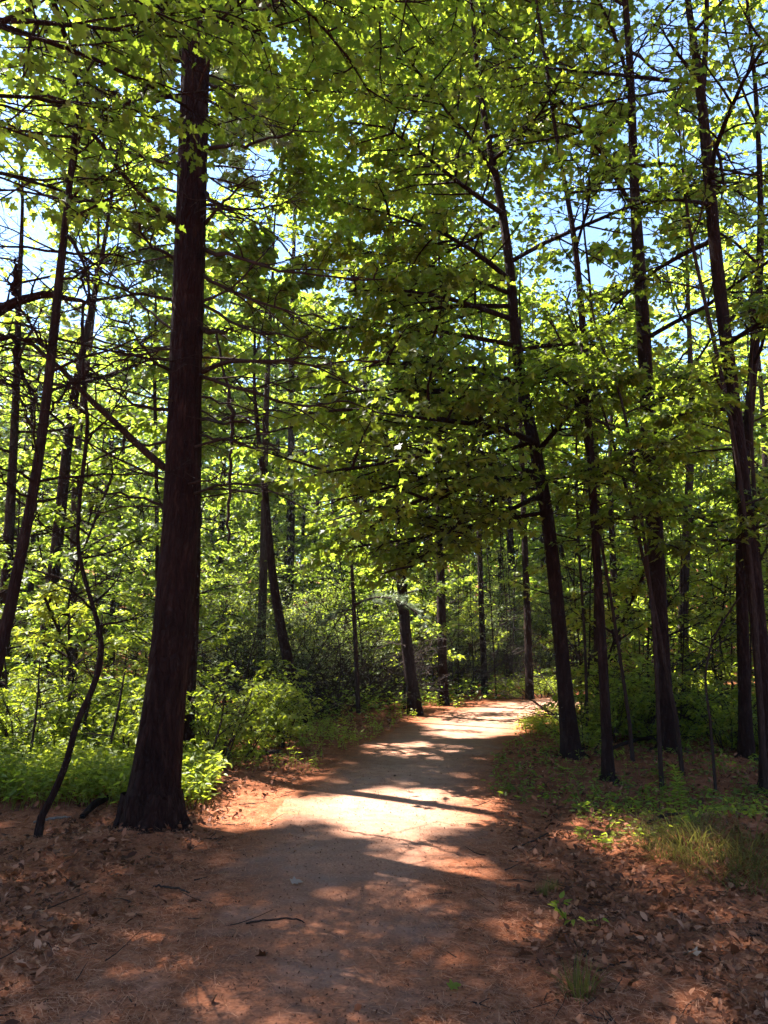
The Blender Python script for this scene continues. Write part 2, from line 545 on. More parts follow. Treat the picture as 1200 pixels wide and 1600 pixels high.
# ------------------------------------------------------------------ growth
def grow(start, dirv, length, rng, K=7, curve=-.12, wob=.10):
    """start (N,3), dirv (N,3), length (N,) -> centre lines (N,K,3); curve<0 droops"""
    N = len(start)
    P = np.empty((N, K, 3)); P[:, 0] = start
    d = unit(dirv.copy()); step = (length / (K - 1))[:, None]
    for k in range(1, K):
        P[:, k] = P[:, k - 1] + d * step
        d = d + rng.normal(0, wob, (N, 3)) + np.array([0, 0, curve])
        d = unit(d)
    return P


def interp(P, t):
    """points and directions at parameters t (N,n) in 0..1 along P (N,K,3)"""
    N, K, _ = P.shape
    u = np.clip(t, 0, .9999) * (K - 1)
    i = u.astype(int); f = (u - i)[..., None]
    r = np.arange(N)[:, None]
    a = P[r, i]; b = P[r, i + 1]
    return a * (1 - f) + b * f, unit(b - a)


def shoots(P, n, t0, t1, ang, length, rng, K=4, flat=.35, curve=-.05, wob=.12):
    """n side shoots on each line, alternating sides, mostly in the horizontal plane"""
    N = P.shape[0]
    t = t0 + (t1 - t0) * (np.arange(n)[None] + rng.random((N, n))) / n
    pos, d = interp(P, t)
    side = unit(np.cross(d, np.array([0, 0, 1.0])) + 1e-6)
    sg = np.where((np.arange(n)[None] + rng.integers(0, 2, (N, 1))) % 2 == 0, 1.0, -1.0)[..., None]
    a = (ang + rng.normal(0, .22, (N, n)))[..., None]
    dv = d * np.cos(a) + side * sg * np.sin(a)
    dv[..., 2] = dv[..., 2] * flat + rng.normal(0, .24, (N, n)) + .02
    L = np.linalg.norm(np.diff(P, axis=1), axis=2).sum(1)[:, None]
    ln = L * length * (1.15 - .65 * t) * rng.uniform(.7, 1.25, (N, n))
    return grow(pos.reshape(-1, 3), dv.reshape(-1, 3), ln.ravel(), rng, K, curve, wob)


def leafify(P, n, rng, size, t0=.15, spread=.05, tilt=.42, hang=.35):
    """leaves along lines: pos, fwd, nrm, size"""
    N = P.shape[0]
    t = t0 + (1 - t0) * (np.arange(n)[None] + rng.random((N, n))) / n
    pos, d = interp(P, t)
    side = unit(np.cross(d, np.array([0, 0, 1.0])) + 1e-6)
    sg = np.where(np.arange(n)[None] % 2 == 0, 1.0, -1.0)[..., None]
    a = rng.normal(.9, .4, (N, n))[..., None]
    f = d * np.cos(a) + side * sg * np.sin(a)
    f[..., 2] = f[..., 2] * .4 - hang * rng.random((N, n)) + rng.normal(0, .12, (N, n))
    nr = rng.normal(0, tilt, (N, n, 3)); nr[..., 2] = 1
    pos = pos + unit(f) * spread + rng.normal(0, spread * .6, pos.shape)
    sz = size * rng.uniform(.65, 1.25, (N, n))
    return pos.reshape(-1, 3), f.reshape(-1, 3), unit(nr).reshape(-1, 3), sz.ravel()


def cat(*ls):
    return tuple(np.concatenate(x) for x in zip(*ls))


def line_px(pts, Y):
    """pixel polyline with width -> points and radii standing at the distance(s) Y"""
    n = len(pts)
    Ys = np.linspace(Y[0], Y[1], n) if isinstance(Y, (tuple, list)) else np.full(n, Y)
    P, Rr = [], []
    for (x, y, wd), yy in zip(pts, Ys):
        p = at(x, y, yy)
        dep = yy * CP + (p[2] - EYE) * SP
        P.append(p); Rr.append(wd / 2 * dep / 1200)
    return np.array(P), np.array(Rr)


def smooth_line(P, Rr, n):
    s = np.concatenate([[0], np.cumsum(np.linalg.norm(np.diff(P, axis=0), axis=1))])
    t = np.linspace(0, s[-1], n)
    # cubic-ish: interpolate then smooth
    Q = np.stack([np.interp(t, s, P[:, i]) for i in range(3)], 1)
    q = np.interp(t, s, Rr)
    for _ in range(max(2, n // 14)):
        Q[1:-1] = .25 * Q[:-2] + .5 * Q[1:-1] + .25 * Q[2:]
        q[1:-1] = .25 * q[:-2] + .5 * q[1:-1] + .25 * q[2:]
    return Q, q


def trunk_mesh(P, Rr, name, m, parent, sides=12, rings=40, rough=.05, flare=.5, flare_h=.3, seed=0, furrow=0):
    Q, q = smooth_line(P, Rr, rings)
    g = H1(Q[0][0], Q[0][1])
    Q[0][2] = min(Q[0][2], g) - .12
    mb = MB()
    mb.tubes(Q[None], np.ones((1, rings)), sides)
    V = mb.v[0].reshape(rings, sides, 3)
    th = np.arange(sides) * 2 * math.pi / sides
    hgt = Q[:, 2] - g
    lob = 1 + .45 * np.cos(th * 4 + seed) * .6 + .3 * np.cos(th * 7 + seed * 2.3) * .5
    fl = flare * np.exp(-np.clip(hgt, 0, None) / flare_h)
    thx, hh = np.meshgrid(th, np.arange(rings))
    nz = fbm(np.cos(thx) * 1.6 + 7 + seed, hgt[:, None] * 2.2 + np.sin(thx) * 1.6, seed + 3) - .5
    rad = q[:, None] * (1 + rough * 2 * nz + fl[:, None] * lob[None])
    if furrow:
        fz = vnoise(thx * sides / 5.5 + 1.5 * vnoise(hgt[:, None] * 3 + thx * 0, thx * 3, 4), hgt[:, None] * 5 + thx * 0, seed + 9)
        rad = rad + furrow * (fz - .6)
    mb.v[0] = (Q[:, None] + (V - Q[:, None]) * rad[..., None]).reshape(-1, 3)
    return mb.build(name, m, parent), Q, q


def taper_r(P, r0, r1=.004):
    """radii for N lines tapering from r0 (N,) to r1"""
    K = P.shape[1]
    t = np.linspace(0, 1, K)[None]
    r0 = np.asarray(r0, float).reshape(-1, 1)
    return r0 * (1 - t) ** .8 + r1


def roots(root, base, r, n, m, rg, length=1.0):
    az0 = rg.uniform(0, 6.28)
    for k in range(n):
        az = az0 + k * 2 * math.pi / n + rg.normal(0, .25)
        L = length * rg.uniform(.6, 1.3); K = 9
        t = np.linspace(0, 1, K)
        a_ = az + np.cumsum(rg.normal(0, .12, K))
        d_ = r * .55 + t * L
        x_ = base[0] + np.cos(a_) * d_; y_ = base[1] + np.sin(a_) * d_
        rr = r * .42 * (1 - t) ** .7 * rg.uniform(.6, 1.1) + .006
        z_ = H(x_, y_) + r * 1.0 * np.exp(-t * 9) - rr * .35 - .05 * t
        MB().tubes(np.stack([x_, y_, z_], 1)[None], rr[None], 9).build("root", m, root)


TREES = []          # (root, crown volume, species) for the closing of the canopy


def broad_tree(name, label, px, Y, height, z0, lmax, nprim, rng, m=MAPLEBARK, leaf=MAPLE, size=.10, tpl=T_MAPLE, extra=(), rings=44, sides=12,
               cat_='tree', group=None, tilt=.65, hang=.55, nsec=11, ntw=4, nl=7, fill=True, forks=(), up=.55, zcut=None, sunlit=True, holes=True, base=None, seed=None, flare=.45, az_bias=None):
    """A maple: trunk > traced and grown boughs > twigs > leaves. px: traced trunk, extended to HEIGHT."""
    seed = int(rng.integers(1000)) if seed is None else seed
    P, Rr = line_px(px, Y) if base is None else base
    g = H1(P[0][0], P[0][1])
    root = empty(name, (P[0][0], P[0][1], g), label, cat_, group)
    if P[-1][2] < height:
        d = P[-1] - P[-2]; d = d / np.linalg.norm(d)
        d = unit(d * .6 + np.array([0, 0, .5]))
        n = 4
        for k in range(1, n + 1):
            P = np.vstack([P, P[-1] + d * (height - P[len(P) - 1][2]) / max(n - k + 1, 1) + rng.normal(0, .08, 3)])
            Rr = np.append(Rr, max(Rr[-1] * .72, .012))
    ob, Q, q = trunk_mesh(P, Rr, "trunk", m, root, sides, rings, .05, flare, .22, seed)
    if flare >= .45 and base is None and q[2] > .05:
        roots(root, P[0], q[2] * 1.25, 6, m, np.random.default_rng(seed), .4)
    for f in forks:
        FP, FR = line_px(f, Y)
        FQ, fq = smooth_line(FP, FR, 14)
        MB().tubes(FQ[None], fq[None], 8).build("fork", m, root)
    top = Q[-1][2]
    # boughs
    t = np.linspace(0, 1, nprim)
    zs = z0 + (top - z0 - .2) * (t ** .9)
    idx = np.searchsorted(Q[:, 2], zs).clip(1, len(Q) - 1)
    st = Q[idx]
    az = np.arange(nprim) * 2.399 + rng.random() * 6.28 + rng.normal(0, .3, nprim)
    if az_bias is not None:
        az = az_bias + ((az - az_bias + math.pi) % (2 * math.pi) - math.pi) * .6
    el = np.interp(t, [0, .5, 1], [.12, .45, 1.0]) * (up / .55) + rng.normal(0, .12, nprim)
    ln = lmax * np.interp(t, [0, .25, .6, 1], [.75, 1, .85, .3]) * rng.uniform(.75, 1.15, nprim)
    dv = np.stack([np.cos(az) * np.cos(el), np.sin(az) * np.cos(el), np.sin(el)], 1)
    B = grow(st, dv, ln, rng, 7, -.03, .09)
    rb = np.minimum(q[idx] * .45, .008 + ln * .008)
    gb = (gap(gshift(B.reshape(-1, 3))).reshape(B.shape[:2]) > .7) & (B[..., 2] > 2.6)
    ok = gb.sum(1) < 3
    B, rb = B[ok], rb[ok]
    if len(extra):
        EX = []
        er = []
        for pts, Y2 in extra:
            ep, er_ = line_px(pts, Y2)
            eq, eqr = smooth_line(ep, er_, 7)
            EX.append(eq); er.append(eqr[0])
        B = np.concatenate([B, np.array(EX)]); rb = np.concatenate([rb, er])
    S = shoots(B, nsec, .18, .98, .85, .36, rng, 5, .4, -.03)
    S = np.concatenate([S, np.stack([B[:, -3:][:, [0, 0, 1, 1, 2]]], 0)[0] + rng.normal(0, .02, (len(B), 5, 3))])
    W = shoots(S, ntw, .3, 1.0, .75, .42, rng, 3, .5, -.04)
    S_ok = (gap(gshift(S[:, 2])) < .75) | (S[:, 2, 2] < 2.6) | (np.arange(len(S)) >= len(S) - len(B)); W_ok = (gap(gshift(W[:, 1])) < .7) | (W[:, 1, 2] < 2.6)
    lv = cat(leafify(S, nl, rng, size, .35, .05, tilt, hang), leafify(W, nl, rng, size, .15, .05, tilt, hang))
    if zcut is not None:
        kk = lv[0][:, 2] > zcut
        lv = tuple(a[kk] for a in lv)
    k = keep_mask(lv[0], rng, sunlit=sunlit, holes=holes)
    lv = tuple(a[k] for a in lv)
    tau_add(lv[0], lv[3])
    # bark of boughs: each bough with its own shoots is one part
    nb = len(B)
    Sown = np.repeat(np.arange(nb), nsec); Sown = np.concatenate([Sown, np.arange(nb)])
    rs = np.repeat(rb * .42, nsec); rs = np.concatenate([rs, rb * .1])
    Wown = np.repeat(Sown, ntw); rw = np.repeat(np.minimum(rs * .5, .006), ntw)
    for b in range(nb):
        mb = MB()
        mb.tubes(B[b:b + 1], taper_r(B[b:b + 1], rb[b:b + 1]), 6)
        i = np.nonzero((Sown == b) & S_ok)[0]
        mb.tubes(S[i], taper_r(S[i], rs[i], .0025), 4)
        i = np.nonzero((Wown == b) & W_ok)[0]
        mb.tubes(W[i], taper_r(W[i], rw[i], .0015), 3)
        mb.build("branch", m, root)
    TREES.append(dict(root=root, lv=[lv], leaf=leaf, tpl=tpl, size=size, fill=fill, c=np.array([Q[-1][0], Q[-1][1], 16.5]),
                      r=np.array([lmax * 1.25, lmax * 1.25, 4.6])))
    return root


def finish_trees(rng, target_dark=2.3):
    """Leaf sprays are added inside the crowns until the canopy closes over the shaded ground, then the crowns are built."""
    cells = np.stack(np.meshgrid(GX0 + (np.arange(100) + .5) * GC, GY0 + (np.arange(120) + .5) * GC, indexing='ij'), -1).reshape(-1, 2)
    want = target_dark * (1 - np.maximum(gap(cells), soft_gap(cells))).reshape(100, 120)
    cx_, cy_ = cells[:, 0].reshape(100, 120), cells[:, 1].reshape(100, 120)
    want *= np.where(cy_ < 5.7, .6, 1) * np.where((cx_ > 1.6) & (cy_ > 6.6), 2.1, 1)
    want *= np.where(((cells[:, 0] > -6) & (cells[:, 1] < 17)).reshape(100, 120), 1, .6)
    want[gap(cells).reshape(100, 120) > .5] = 0
    fills = [t for t in TREES if t['fill']]
    for rnd in range(26):
        added = 0
        for t in fills:
            n = 260
            u = unit(rng.normal(0, 1, (n, 3))) * rng.random((n, 1)) ** .4
            c = t['c'] + u * t['r']
            G = gshift(c)
            i = ((G[:, 0] - GX0) / GC).astype(int); j = ((G[:, 1] - GY0) / GC).astype(int)
            ok = (i >= 0) & (i < 100) & (j >= 0) & (j < 120)
            ok[ok] &= TAU[i[ok], j[ok]] < want[i[ok], j[ok]]
            ok &= c[:, 2] > 11.5
            c = c[ok]
            if not len(c): continue
            d = c - t['c']; d[:, 2] = rng.normal(0, .2, len(c))
            tw = grow(c, d + rng.normal(0, .3, d.shape), rng.uniform(.4, .8, len(c)), rng, 3, -.05)
            lv = leafify(tw, 11, rng, t['size'] * 1.12, 0, .09)
            k = keep_mask(lv[0], rng)
            lv = tuple(a[k] for a in lv)
            tau_add(lv[0], lv[3])
            t['lv'].append(lv); added += len(lv[0])
        if added < 200: break
    tot = 0
    for t in TREES:
        lv = cat(*t['lv'])
        tot += len(lv[0])
        leaves(MB(), *lv, t['tpl']).build("crown", t['leaf'], t['root'])
    inside = (want > 1)
    print("canopy leaves", tot, "tau mean where dark", TAU[inside].mean(), "lit", TAU[gap(cells).reshape(100, 120) > .8].mean())


# ================================================================== THE SETTING
def axis_grid(lo, hi, fine_lo, fine_hi, fine, coarse):
    a = [np.arange(fine_lo, fine_hi + 1e-6, fine)]
    s = fine; x = fine_lo; left = []
    while x > lo:
        s = min(s * 1.18, coarse); x -= s; left.append(x)
    s = fine; x = fine_hi; right = []
    while x < hi:
        s = min(s * 1.18, coarse); x += s; right.append(x)
    return np.concatenate([np.array(left[::-1]), a[0], np.array(right)])


def grid_mesh(name, xs, ys, zf, m):
    X, Y = np.meshgrid(xs, ys, indexing='ij')
    Z = zf(X, Y)
    V = np.stack([X, Y, Z], -1).reshape(-1, 3)
    nx, ny = len(xs), len(ys)
    i, j = np.meshgrid(np.arange(nx - 1), np.arange(ny - 1), indexing='ij')
    a = (i * ny + j).ravel()
    Q = np.stack([a, a + ny, a + ny + 1, a + 1], -1)
    return MB().add(V, Q).build(name, m)


GROUND = ground_mat("forest_floor", False)
PATHM = ground_mat("path_dirt", True)


def floor_z(X, Y):
    z = H(X, Y)
    pd = path_dist(X, Y).reshape(X.shape)
    return z - .05 * np.clip((-pd - .05) / .12, 0, 1)


tag(grid_mesh("ground", axis_grid(-260, 260, -6, 6, .045, 12), axis_grid(-60, 330, 2.0, 10.5, .045, 12), floor_z, GROUND), kind="structure")

# the path: one strip, its edge ragged
n = 400
tan = np.gradient(CEN, axis=0); tan = unit(tan); nor = np.stack([-tan[:, 1], tan[:, 0]], 1)
sv = np.cumsum(np.concatenate([[0], np.linalg.norm(np.diff(CEN, axis=0), axis=1)]))
cols = 25
u = np.linspace(-1, 1, cols)
wl = WID + .10 + .28 * (fbm(sv * 1.1, sv * 0 + 3, 31) - .5)
wr = WID + .10 + .28 * (fbm(sv * 1.1, sv * 0 + 9, 33) - .5)
wu = np.where(u[None] < 0, wr[:, None], wl[:, None])
XY = CEN[:, None] + nor[:, None] * (u[None] * wu)[..., None]
Z = H(XY[..., 0], XY[..., 1]) + .006 - .03 * np.clip((np.abs(u[None]) - .9) / .1, 0, 1) + .012 * (1 - u[None] ** 2)
V = np.concatenate([XY, Z[..., None]], -1).reshape(-1, 3)
i, j = np.meshgrid(np.arange(n - 1), np.arange(cols - 1), indexing='ij')
a = (i * cols + j).ravel()
po = MB().add(V, np.stack([a, a + cols, a + cols + 1, a + 1], -1)).build("path", PATHM)
lit = np.clip((np.abs(u)[None] - .3) / .7, 0, 1) ** 1.3 * 1.3 + np.clip((7.0 - XY[..., 1]) / 3.0, 0, .85) - .05
att = po.data.attributes.new("litter", 'FLOAT', 'POINT')
att.data.foreach_set("value", lit.astype(np.float32).ravel())
tag(po, kind="structure")

# ================================================================== NEAR TREES
rng = RNG
# --- big pine
PX = [(236, 1300, 84), (240, 1240, 80), (247, 1180, 72), (257, 1100, 62), (268, 1000, 60), (277, 900, 59), (283, 800, 55), (286, 700, 52), (289, 600, 50), (296, 400, 47), (301, 250, 45), (306, 80, 43), (309, 0, 42)]
yb = gnd(236, 1292)[1]
P, Rr = line_px(PX, yb)
for k in range(5):
    P = np.vstack([P, P[-1] + np.array([.04, .02, 2.2])]); Rr = np.append(Rr, Rr[-1] * .8)
pine = empty("pine_tree", (P[0][0], P[0][1], H1(P[0][0], P[0][1])), "thick dark pine trunk with bare dead branches, flared base beside the path", "tree")
_, Q, q = trunk_mesh(P, Rr, "trunk", PINEBARK, pine, 56, 170, .03, .32, .22, 2, .016)
roots(pine, P[0], .30, 7, PINEBARK, np.random.default_rng(3), .45)
DB = [([(283, 208), (200, 160), (110, 95), (0, 42)], 5.2, 9), ([(277, 348), (215, 300), (120, 180), (60, 135), (-10, 110)], 5.3, 10), ([(278, 262), (180, 235), (60, 230)], 6.4, 6),
      ([(273, 405), (230, 383), (212, 330), (195, 255)], 6.0, 6), ([(270, 468), (200, 455), (120, 425)], 5.8, 6), ([(268, 580), (232, 562), (215, 520), (180, 500)], 5.7, 6),
      ([(258, 732), (165, 650), (85, 562), (30, 522), (-20, 518)], 5.0, 12), ([(263, 640), (200, 632), (130, 560), (90, 540)], 6.9, 6), ([(258, 790), (150, 762), (60, 724)], 6.5, 5),
      ([(270, 515), (225, 480), (170, 420), (110, 400)], 7.5, 5), ([(274, 300), (235, 290), (150, 330), (95, 350)], 7.3, 5), ([(268, 545), (190, 560), (110, 600)], 7.6, 5), ([(262, 690), (180, 700), (100, 745)], 7.2, 5),
      ([(325, 232), (390, 224), (440, 214), (476, 190)], 6.4, 7), ([(322, 348), (350, 312), (400, 272)], 6.0, 7), ([(320, 390), (370, 402), (450, 425), (600, 436)], 5.8, 8),
      ([(318, 430), (370, 460), (450, 490), (510, 496)], 6.0, 7), ([(318, 477), (370, 510), (440, 526), (482, 526)], 6.3, 6), ([(317, 516), (345, 517), (365, 512)], 6.5, 10),
      ([(315, 582), (372, 560), (430, 561), (500, 570), (575, 558)], 5.7, 8), ([(315, 588), (370, 606), (440, 632), (510, 636), (540, 618)], 5.8, 7), ([(313, 656), (360, 662), (420, 643)], 6.1, 6),
      ([(312, 680), (370, 692), (430, 704)], 6.2, 5), ([(320, 300), (345, 326), (360, 350)], 6.2, 7), ([(317, 470), (360, 455), (410, 400), (430, 380)], 7.3, 5), ([(324, 130), (370, 150), (400, 190), (440, 200)], 6.3, 6),
      ([(314, 620), (380, 640), (470, 640)], 7.4, 4), ([(326, 60), (400, 20), (470, -20)], 6.0, 10), ([(285, 60), (230, 20), (180, -30)], 6.0, 8), ([(322, 320), (400, 330), (470, 310)], 7.6, 5), ([(280, 150), (180, 170), (60, 150)], 6.9, 6)]


def dead_branch(pts, y0, y1, wd, parent, m=TWIGBARK, nt=7, tl=.34):
    L = [(x, y, wd * (1 - .75 * k / (len(pts) - 1))) for k, (x, y) in enumerate(pts)]
    bp, br = line_px(L, (y0, y1))
    bq, bqr = smooth_line(bp, br, 12)
    bq[1:-1] += rng.normal(0, .012, (10, 3))
    mb = MB().tubes(bq[None], bqr[None], 6)
    s = shoots(bq[None], nt, .2, .97, .8, tl, rng, 5, .8, -.03, .16)
    mb.tubes(s, taper_r(s, np.full(len(s), min(bqr[0] * .4, .007)), .0022), 4)
    s2 = shoots(s, 3, .2, .95, .8, .45, rng, 4, .9, -.02, .2)
    mb.tubes(s2, taper_r(s2, np.full(len(s2), .0035), .0018), 3)
    return mb.build("dead_branch", m, parent)


for pts, y1, wd in DB:
    dead_branch(pts, yb, y1, wd, pine)
for k in range(26):
    z = rng.uniform(2.6, 7.5)
    i = int(np.searchsorted(Q[:, 2], z))
    az = rng.uniform(0, 6.28)
    s = grow(Q[i:i + 1], np.array([[math.cos(az), math.sin(az), rng.uniform(-.15, .35)]]), np.array([rng.uniform(.5, 1.8)]), rng, 8, -.02, .12)
    mb = MB().tubes(s, taper_r(s, [rng.uniform(.006, .013)], .003), 5)
    s2 = shoots(s, 6, .2, .95, .8, .35, rng, 4, .8, 0, .15)
    mb.tubes(s2, taper_r(s2, np.full(len(s2), .004), .002), 3)
    mb.build("dead_branch", TWIGBARK, pine)


def needle_sprays(lines, n, rng, ln=.09, per=16, wd=.0035):
    """tufts of needles along the outer half of twigs"""
    N = len(lines)
    t = .35 + .65 * rng.random((N, n))
    pos, d = interp(lines, t)
    pos = np.repeat(pos.reshape(-1, 3), per, 0); d = np.repeat(d.reshape(-1, 3), per, 0)
    f = d + rng.normal(0, .55, d.shape)
    nr = rng.normal(0, 1, d.shape)
    return pos, f, nr, ln * rng.uniform(.7, 1.2, len(pos)), wd


T_NEEDLE = (np.array([(-.025, 0, 0), (.025, 0, 0), (0.004, 1, -.12)]), None, np.array([[0, 1, 2]]))


def pine_crown(root, Q, q, z0, z1, lmax, n, m_bark, rng, width=1.0, nt=9):
    zs = np.linspace(z0, z1, n); idx = np.searchsorted(Q[:, 2], zs).clip(1, len(Q) - 1)
    az = np.arange(n) * 2.399
    el = rng.normal(.12, .12, n)
    ln = lmax * np.interp(np.linspace(0, 1, n), [0, .3, 1], [.8, 1, .2]) * rng.uniform(.7, 1.1, n)
    B = grow(Q[idx], np.stack([np.cos(az) * np.cos(el), np.sin(az) * np.cos(el), np.sin(el)], 1), ln, rng, 7, .01, .07)
    S = shoots(B, nt, .2, 1, .9, .34, rng, 5, .5, .03)
    W = shoots(S, 4, .2, 1, .8, .4, rng, 3, .5, .04)
    for b in range(n):
        mb = MB().tubes(B[b:b + 1], taper_r(B[b:b + 1], [.008 + ln[b] * .008]), 5)
        mb.tubes(S[b * nt:(b + 1) * nt], taper_r(S[b * nt:(b + 1) * nt], np.full(nt, .007), .003), 3)
        mb.build("branch", m_bark, root)
    pos, f, nr, sz, wd = needle_sprays(np.concatenate([W, S[:, 2:]]), 4, rng, .12, 12)
    k = keep_mask(pos, rng)
    leaves(MB(), pos[k], f[k], nr[k], sz[k] * width, T_NEEDLE).build("crown", NEEDLEGREEN, root)


pine_crown(pine, Q, q, 9.2, Q[-1][2] - .1, 2.6, 20, PINEBARK, rng, 1.3)

# --- second pine trunk behind
P, Rr = line_px([(283, 1210, 40), (287, 1100, 34), (293, 1000, 33), (297, 900, 32), (300, 700, 29), (304, 400, 24), (308, 100, 20)], gnd(283, 1206)[1])
for k in range(3):
    P = np.vstack([P, P[-1] + np.array([.02, .05, 1.2])]); Rr = np.append(Rr, Rr[-1] * .75)
pine2 = empty("pine_tree", (P[0][0], P[0][1], H1(P[0][0], P[0][1])), "narrower dark pine trunk close behind the thick pine, almost hidden by it", "tree")
_, Q2, q2 = trunk_mesh(P, Rr, "trunk", PINEBARK, pine2, 24, 60, .05, .5, .18, 5, .008)
pine_crown(pine2, Q2, q2, 8.0, Q2[-1][2] - .1, 1.8, 14, PINEBARK, rng, 1.3)

# --- the leaning maple by the path and its traced boughs
ym = gnd(893, 1190)[1]
EX6 = [([(838, 692, 10), (790, 668, 8), (740, 660, 6), (640, 654, 5), (560, 640, 3)], (ym, 7.6)), ([(812, 600, 9), (740, 575, 7), (660, 560, 5), (560, 575, 3)], (ym, 8.0)),
       ([(846, 745, 10), (770, 745, 7), (690, 765, 6), (600, 800, 4), (540, 850, 3)], (ym, 8.3)), ([(803, 500, 8), (720, 470, 6), (640, 450, 5), (540, 455, 3)], (ym, 8.2)),
       ([(800, 440, 8), (730, 380, 6), (660, 350, 4), (590, 330, 3)], (ym, 8.4)), ([(787, 335, 8), (720, 290, 6), (650, 230, 4), (590, 190, 3)], (ym, 8.2)),
       ([(840, 705, 8), (880, 660, 6), (920, 610, 5), (965, 580, 3)], (ym, 9.0)), 
       ([(825, 650, 8), (740, 690, 6), (640, 720, 5), (500, 740, 3)], (ym, 7.4)),
       ([(852, 770, 8), (790, 800, 6), (720, 835, 4), (650, 870, 3)], (ym, 9.3)), ([(812, 600, 8), (730, 620, 6), (620, 600, 4), (480, 620, 3)], (ym, 8.6)),
       ([(770, 250, 6), (830, 200, 5), (880, 120, 3)], (ym, 9.0)), ([(858, 800, 7), (760, 815, 5), (640, 845, 4), (520, 860, 2)], (ym, 9.6)), ([(845, 740, 7), (740, 720, 5), (600, 690, 4), (450, 700, 2)], (ym, 9.2)), ([(825, 650, 7), (720, 640, 5), (600, 620, 4), (470, 650, 2)], (ym, 10.2)), ([(806, 540, 7), (700, 520, 5), (600, 500, 4), (480, 520, 2)], (ym, 9.6)), ([(850, 760, 7), (760, 780, 5), (690, 840, 4), (640, 890, 2)], (ym, 9.0)), ([(800, 460, 6), (700, 420, 5), (620, 400, 4), (500, 380, 2)], (ym, 9.8)), ([(835, 690, 7), (760, 710, 5), (640, 760, 4), (470, 790, 2)], (ym, 8.8))]
broad_tree("maple_tree", "leaning maple beside the right edge of the path, boughs reaching over it", [(895, 1196, 31), (888, 1130, 25), (880, 1050, 23), (862, 850, 21), (848, 760, 20), (835, 690, 19), (812, 600, 17), (804, 520, 16), (800, 440, 15), (786, 330, 13), (768, 240, 11), (752, 165, 9), (740, 60, 7)],
           ym, 20, 5.5, 4.2, 24, rng, extra=EX6, rings=60, sides=18, nsec=16, ntw=5, nl=9, tpl=T_MAPLE_HI, size=.098, tilt=.85, hang=.8)
y7 = gnd(950, 1214)[1]
broad_tree("maple_tree", "straight slim maple stem just right of the leaning maple", [(951, 1220, 17), (946, 1100, 16), (940, 1000, 15), (928, 800, 13), (916, 600, 12), (907, 450, 10), (893, 330, 8), (872, 240, 6)],
           y7, 18, 5.4, 2.8, 18, rng, extra=[([(925, 760, 5), (985, 700, 4), (1050, 690, 2)], (y7, 7.6)), ([(930, 830, 5), (980, 800, 4), (1040, 790, 2)], (y7, 8.0)), ([(918, 640, 5), (880, 590, 4), (850, 580, 2)], (y7, 8.0))])
y8 = gnd(1043, 1183)[1]
broad_tree("maple_tree", "upright straight-boled tree of middling girth between the slim maple and the forked tree", [(1045, 1190, 28), (1038, 1090, 25), (1032, 1000, 25), (1022, 800, 25), (1012, 640, 23), (1005, 500, 20), (996, 380, 18), (990, 260, 14), (985, 100, 11)],
           y8, 20, 6.0, 3.6, 20, rng, extra=[([(1012, 640, 8), (1060, 600, 6), (1110, 590, 3)], (y8, 9.0)), ([(1018, 740, 7), (960, 730, 5), (900, 760, 3)], (y8, 8.8)), ([(1020, 780, 7), (1080, 800, 5), (1130, 830, 3)], (y8, 9.2))], rings=50, sides=16)
y9 = gnd(1204, 1228)[1]
broad_tree("maple_tree", "tall forked tree standing at the right end of the woods edge", [(1205, 1232, 28), (1197, 1100, 25), (1183, 950, 23), (1163, 780, 22), (1150, 650, 20), (1135, 540, 19), (1118, 400, 19), (1106, 260, 17), (1097, 150, 15), (1083, 60, 11), (1072, -10, 9)],
           y9, 20, 5.2, 3.6, 21, rng, forks=[[(1097, 160, 9), (1102, 90, 9), (1104, 20, 8), (1106, -60, 6)]],
           extra=[([(1135, 540, 7), (1190, 500, 5), (1260, 470, 3)], (y9, 7.5)), ([(1112, 320, 6), (1060, 310, 5), (1000, 318, 3)], (y9, 8.2)), ([(1150, 640, 6), (1100, 640, 5), (1060, 650, 3)], (y9, 8.0)), ([(1172, 850, 6), (1120, 840, 5), (1060, 860, 3)], (y9, 8.2)), ([(1095, 130, 6), (1040, 60, 5), (1020, 20, 3)], (y9, 8.6))], rings=56, sides=16)
broad_tree("maple_tree", "dark trunk with a bend, close behind the forked tree", [(1166, 1180, 20), (1161, 1000, 18), (1157, 850, 18), (1166, 700, 15), (1178, 560, 14), (1186, 450, 12), (1190, 330, 9)], 10.8, 17, 4.5, 3.2, 18, rng)

fl = (np.array([[-6.3, 8.6, 0], [-6.3, 8.6, 3], [-6.2, 8.7, 8], [-6.1, 8.8, 14]]), np.array([.2, .18, .14, .08]))  # tree added out of view so its crown shades the near path
broad_tree("maple_tree", "tall broad maple beyond the left edge, shading the near path", None, 0, 20, 11.0, 4.2, 8, rng, base=fl, size=.13, tpl=T_FAR)
fl = (np.array([[-9.2, 11.5, 0], [-9.2, 11.5, 3], [-9.1, 11.6, 8], [-9.0, 11.6, 14]]), np.array([.2, .18, .14, .08]))  # another unseen tree, added to carry more of the shading canopy
broad_tree("maple_tree", "second tall maple farther beyond the left edge", None, 0, 21, 11.5, 4.2, 9, rng, base=fl, size=.13, tpl=T_FAR)

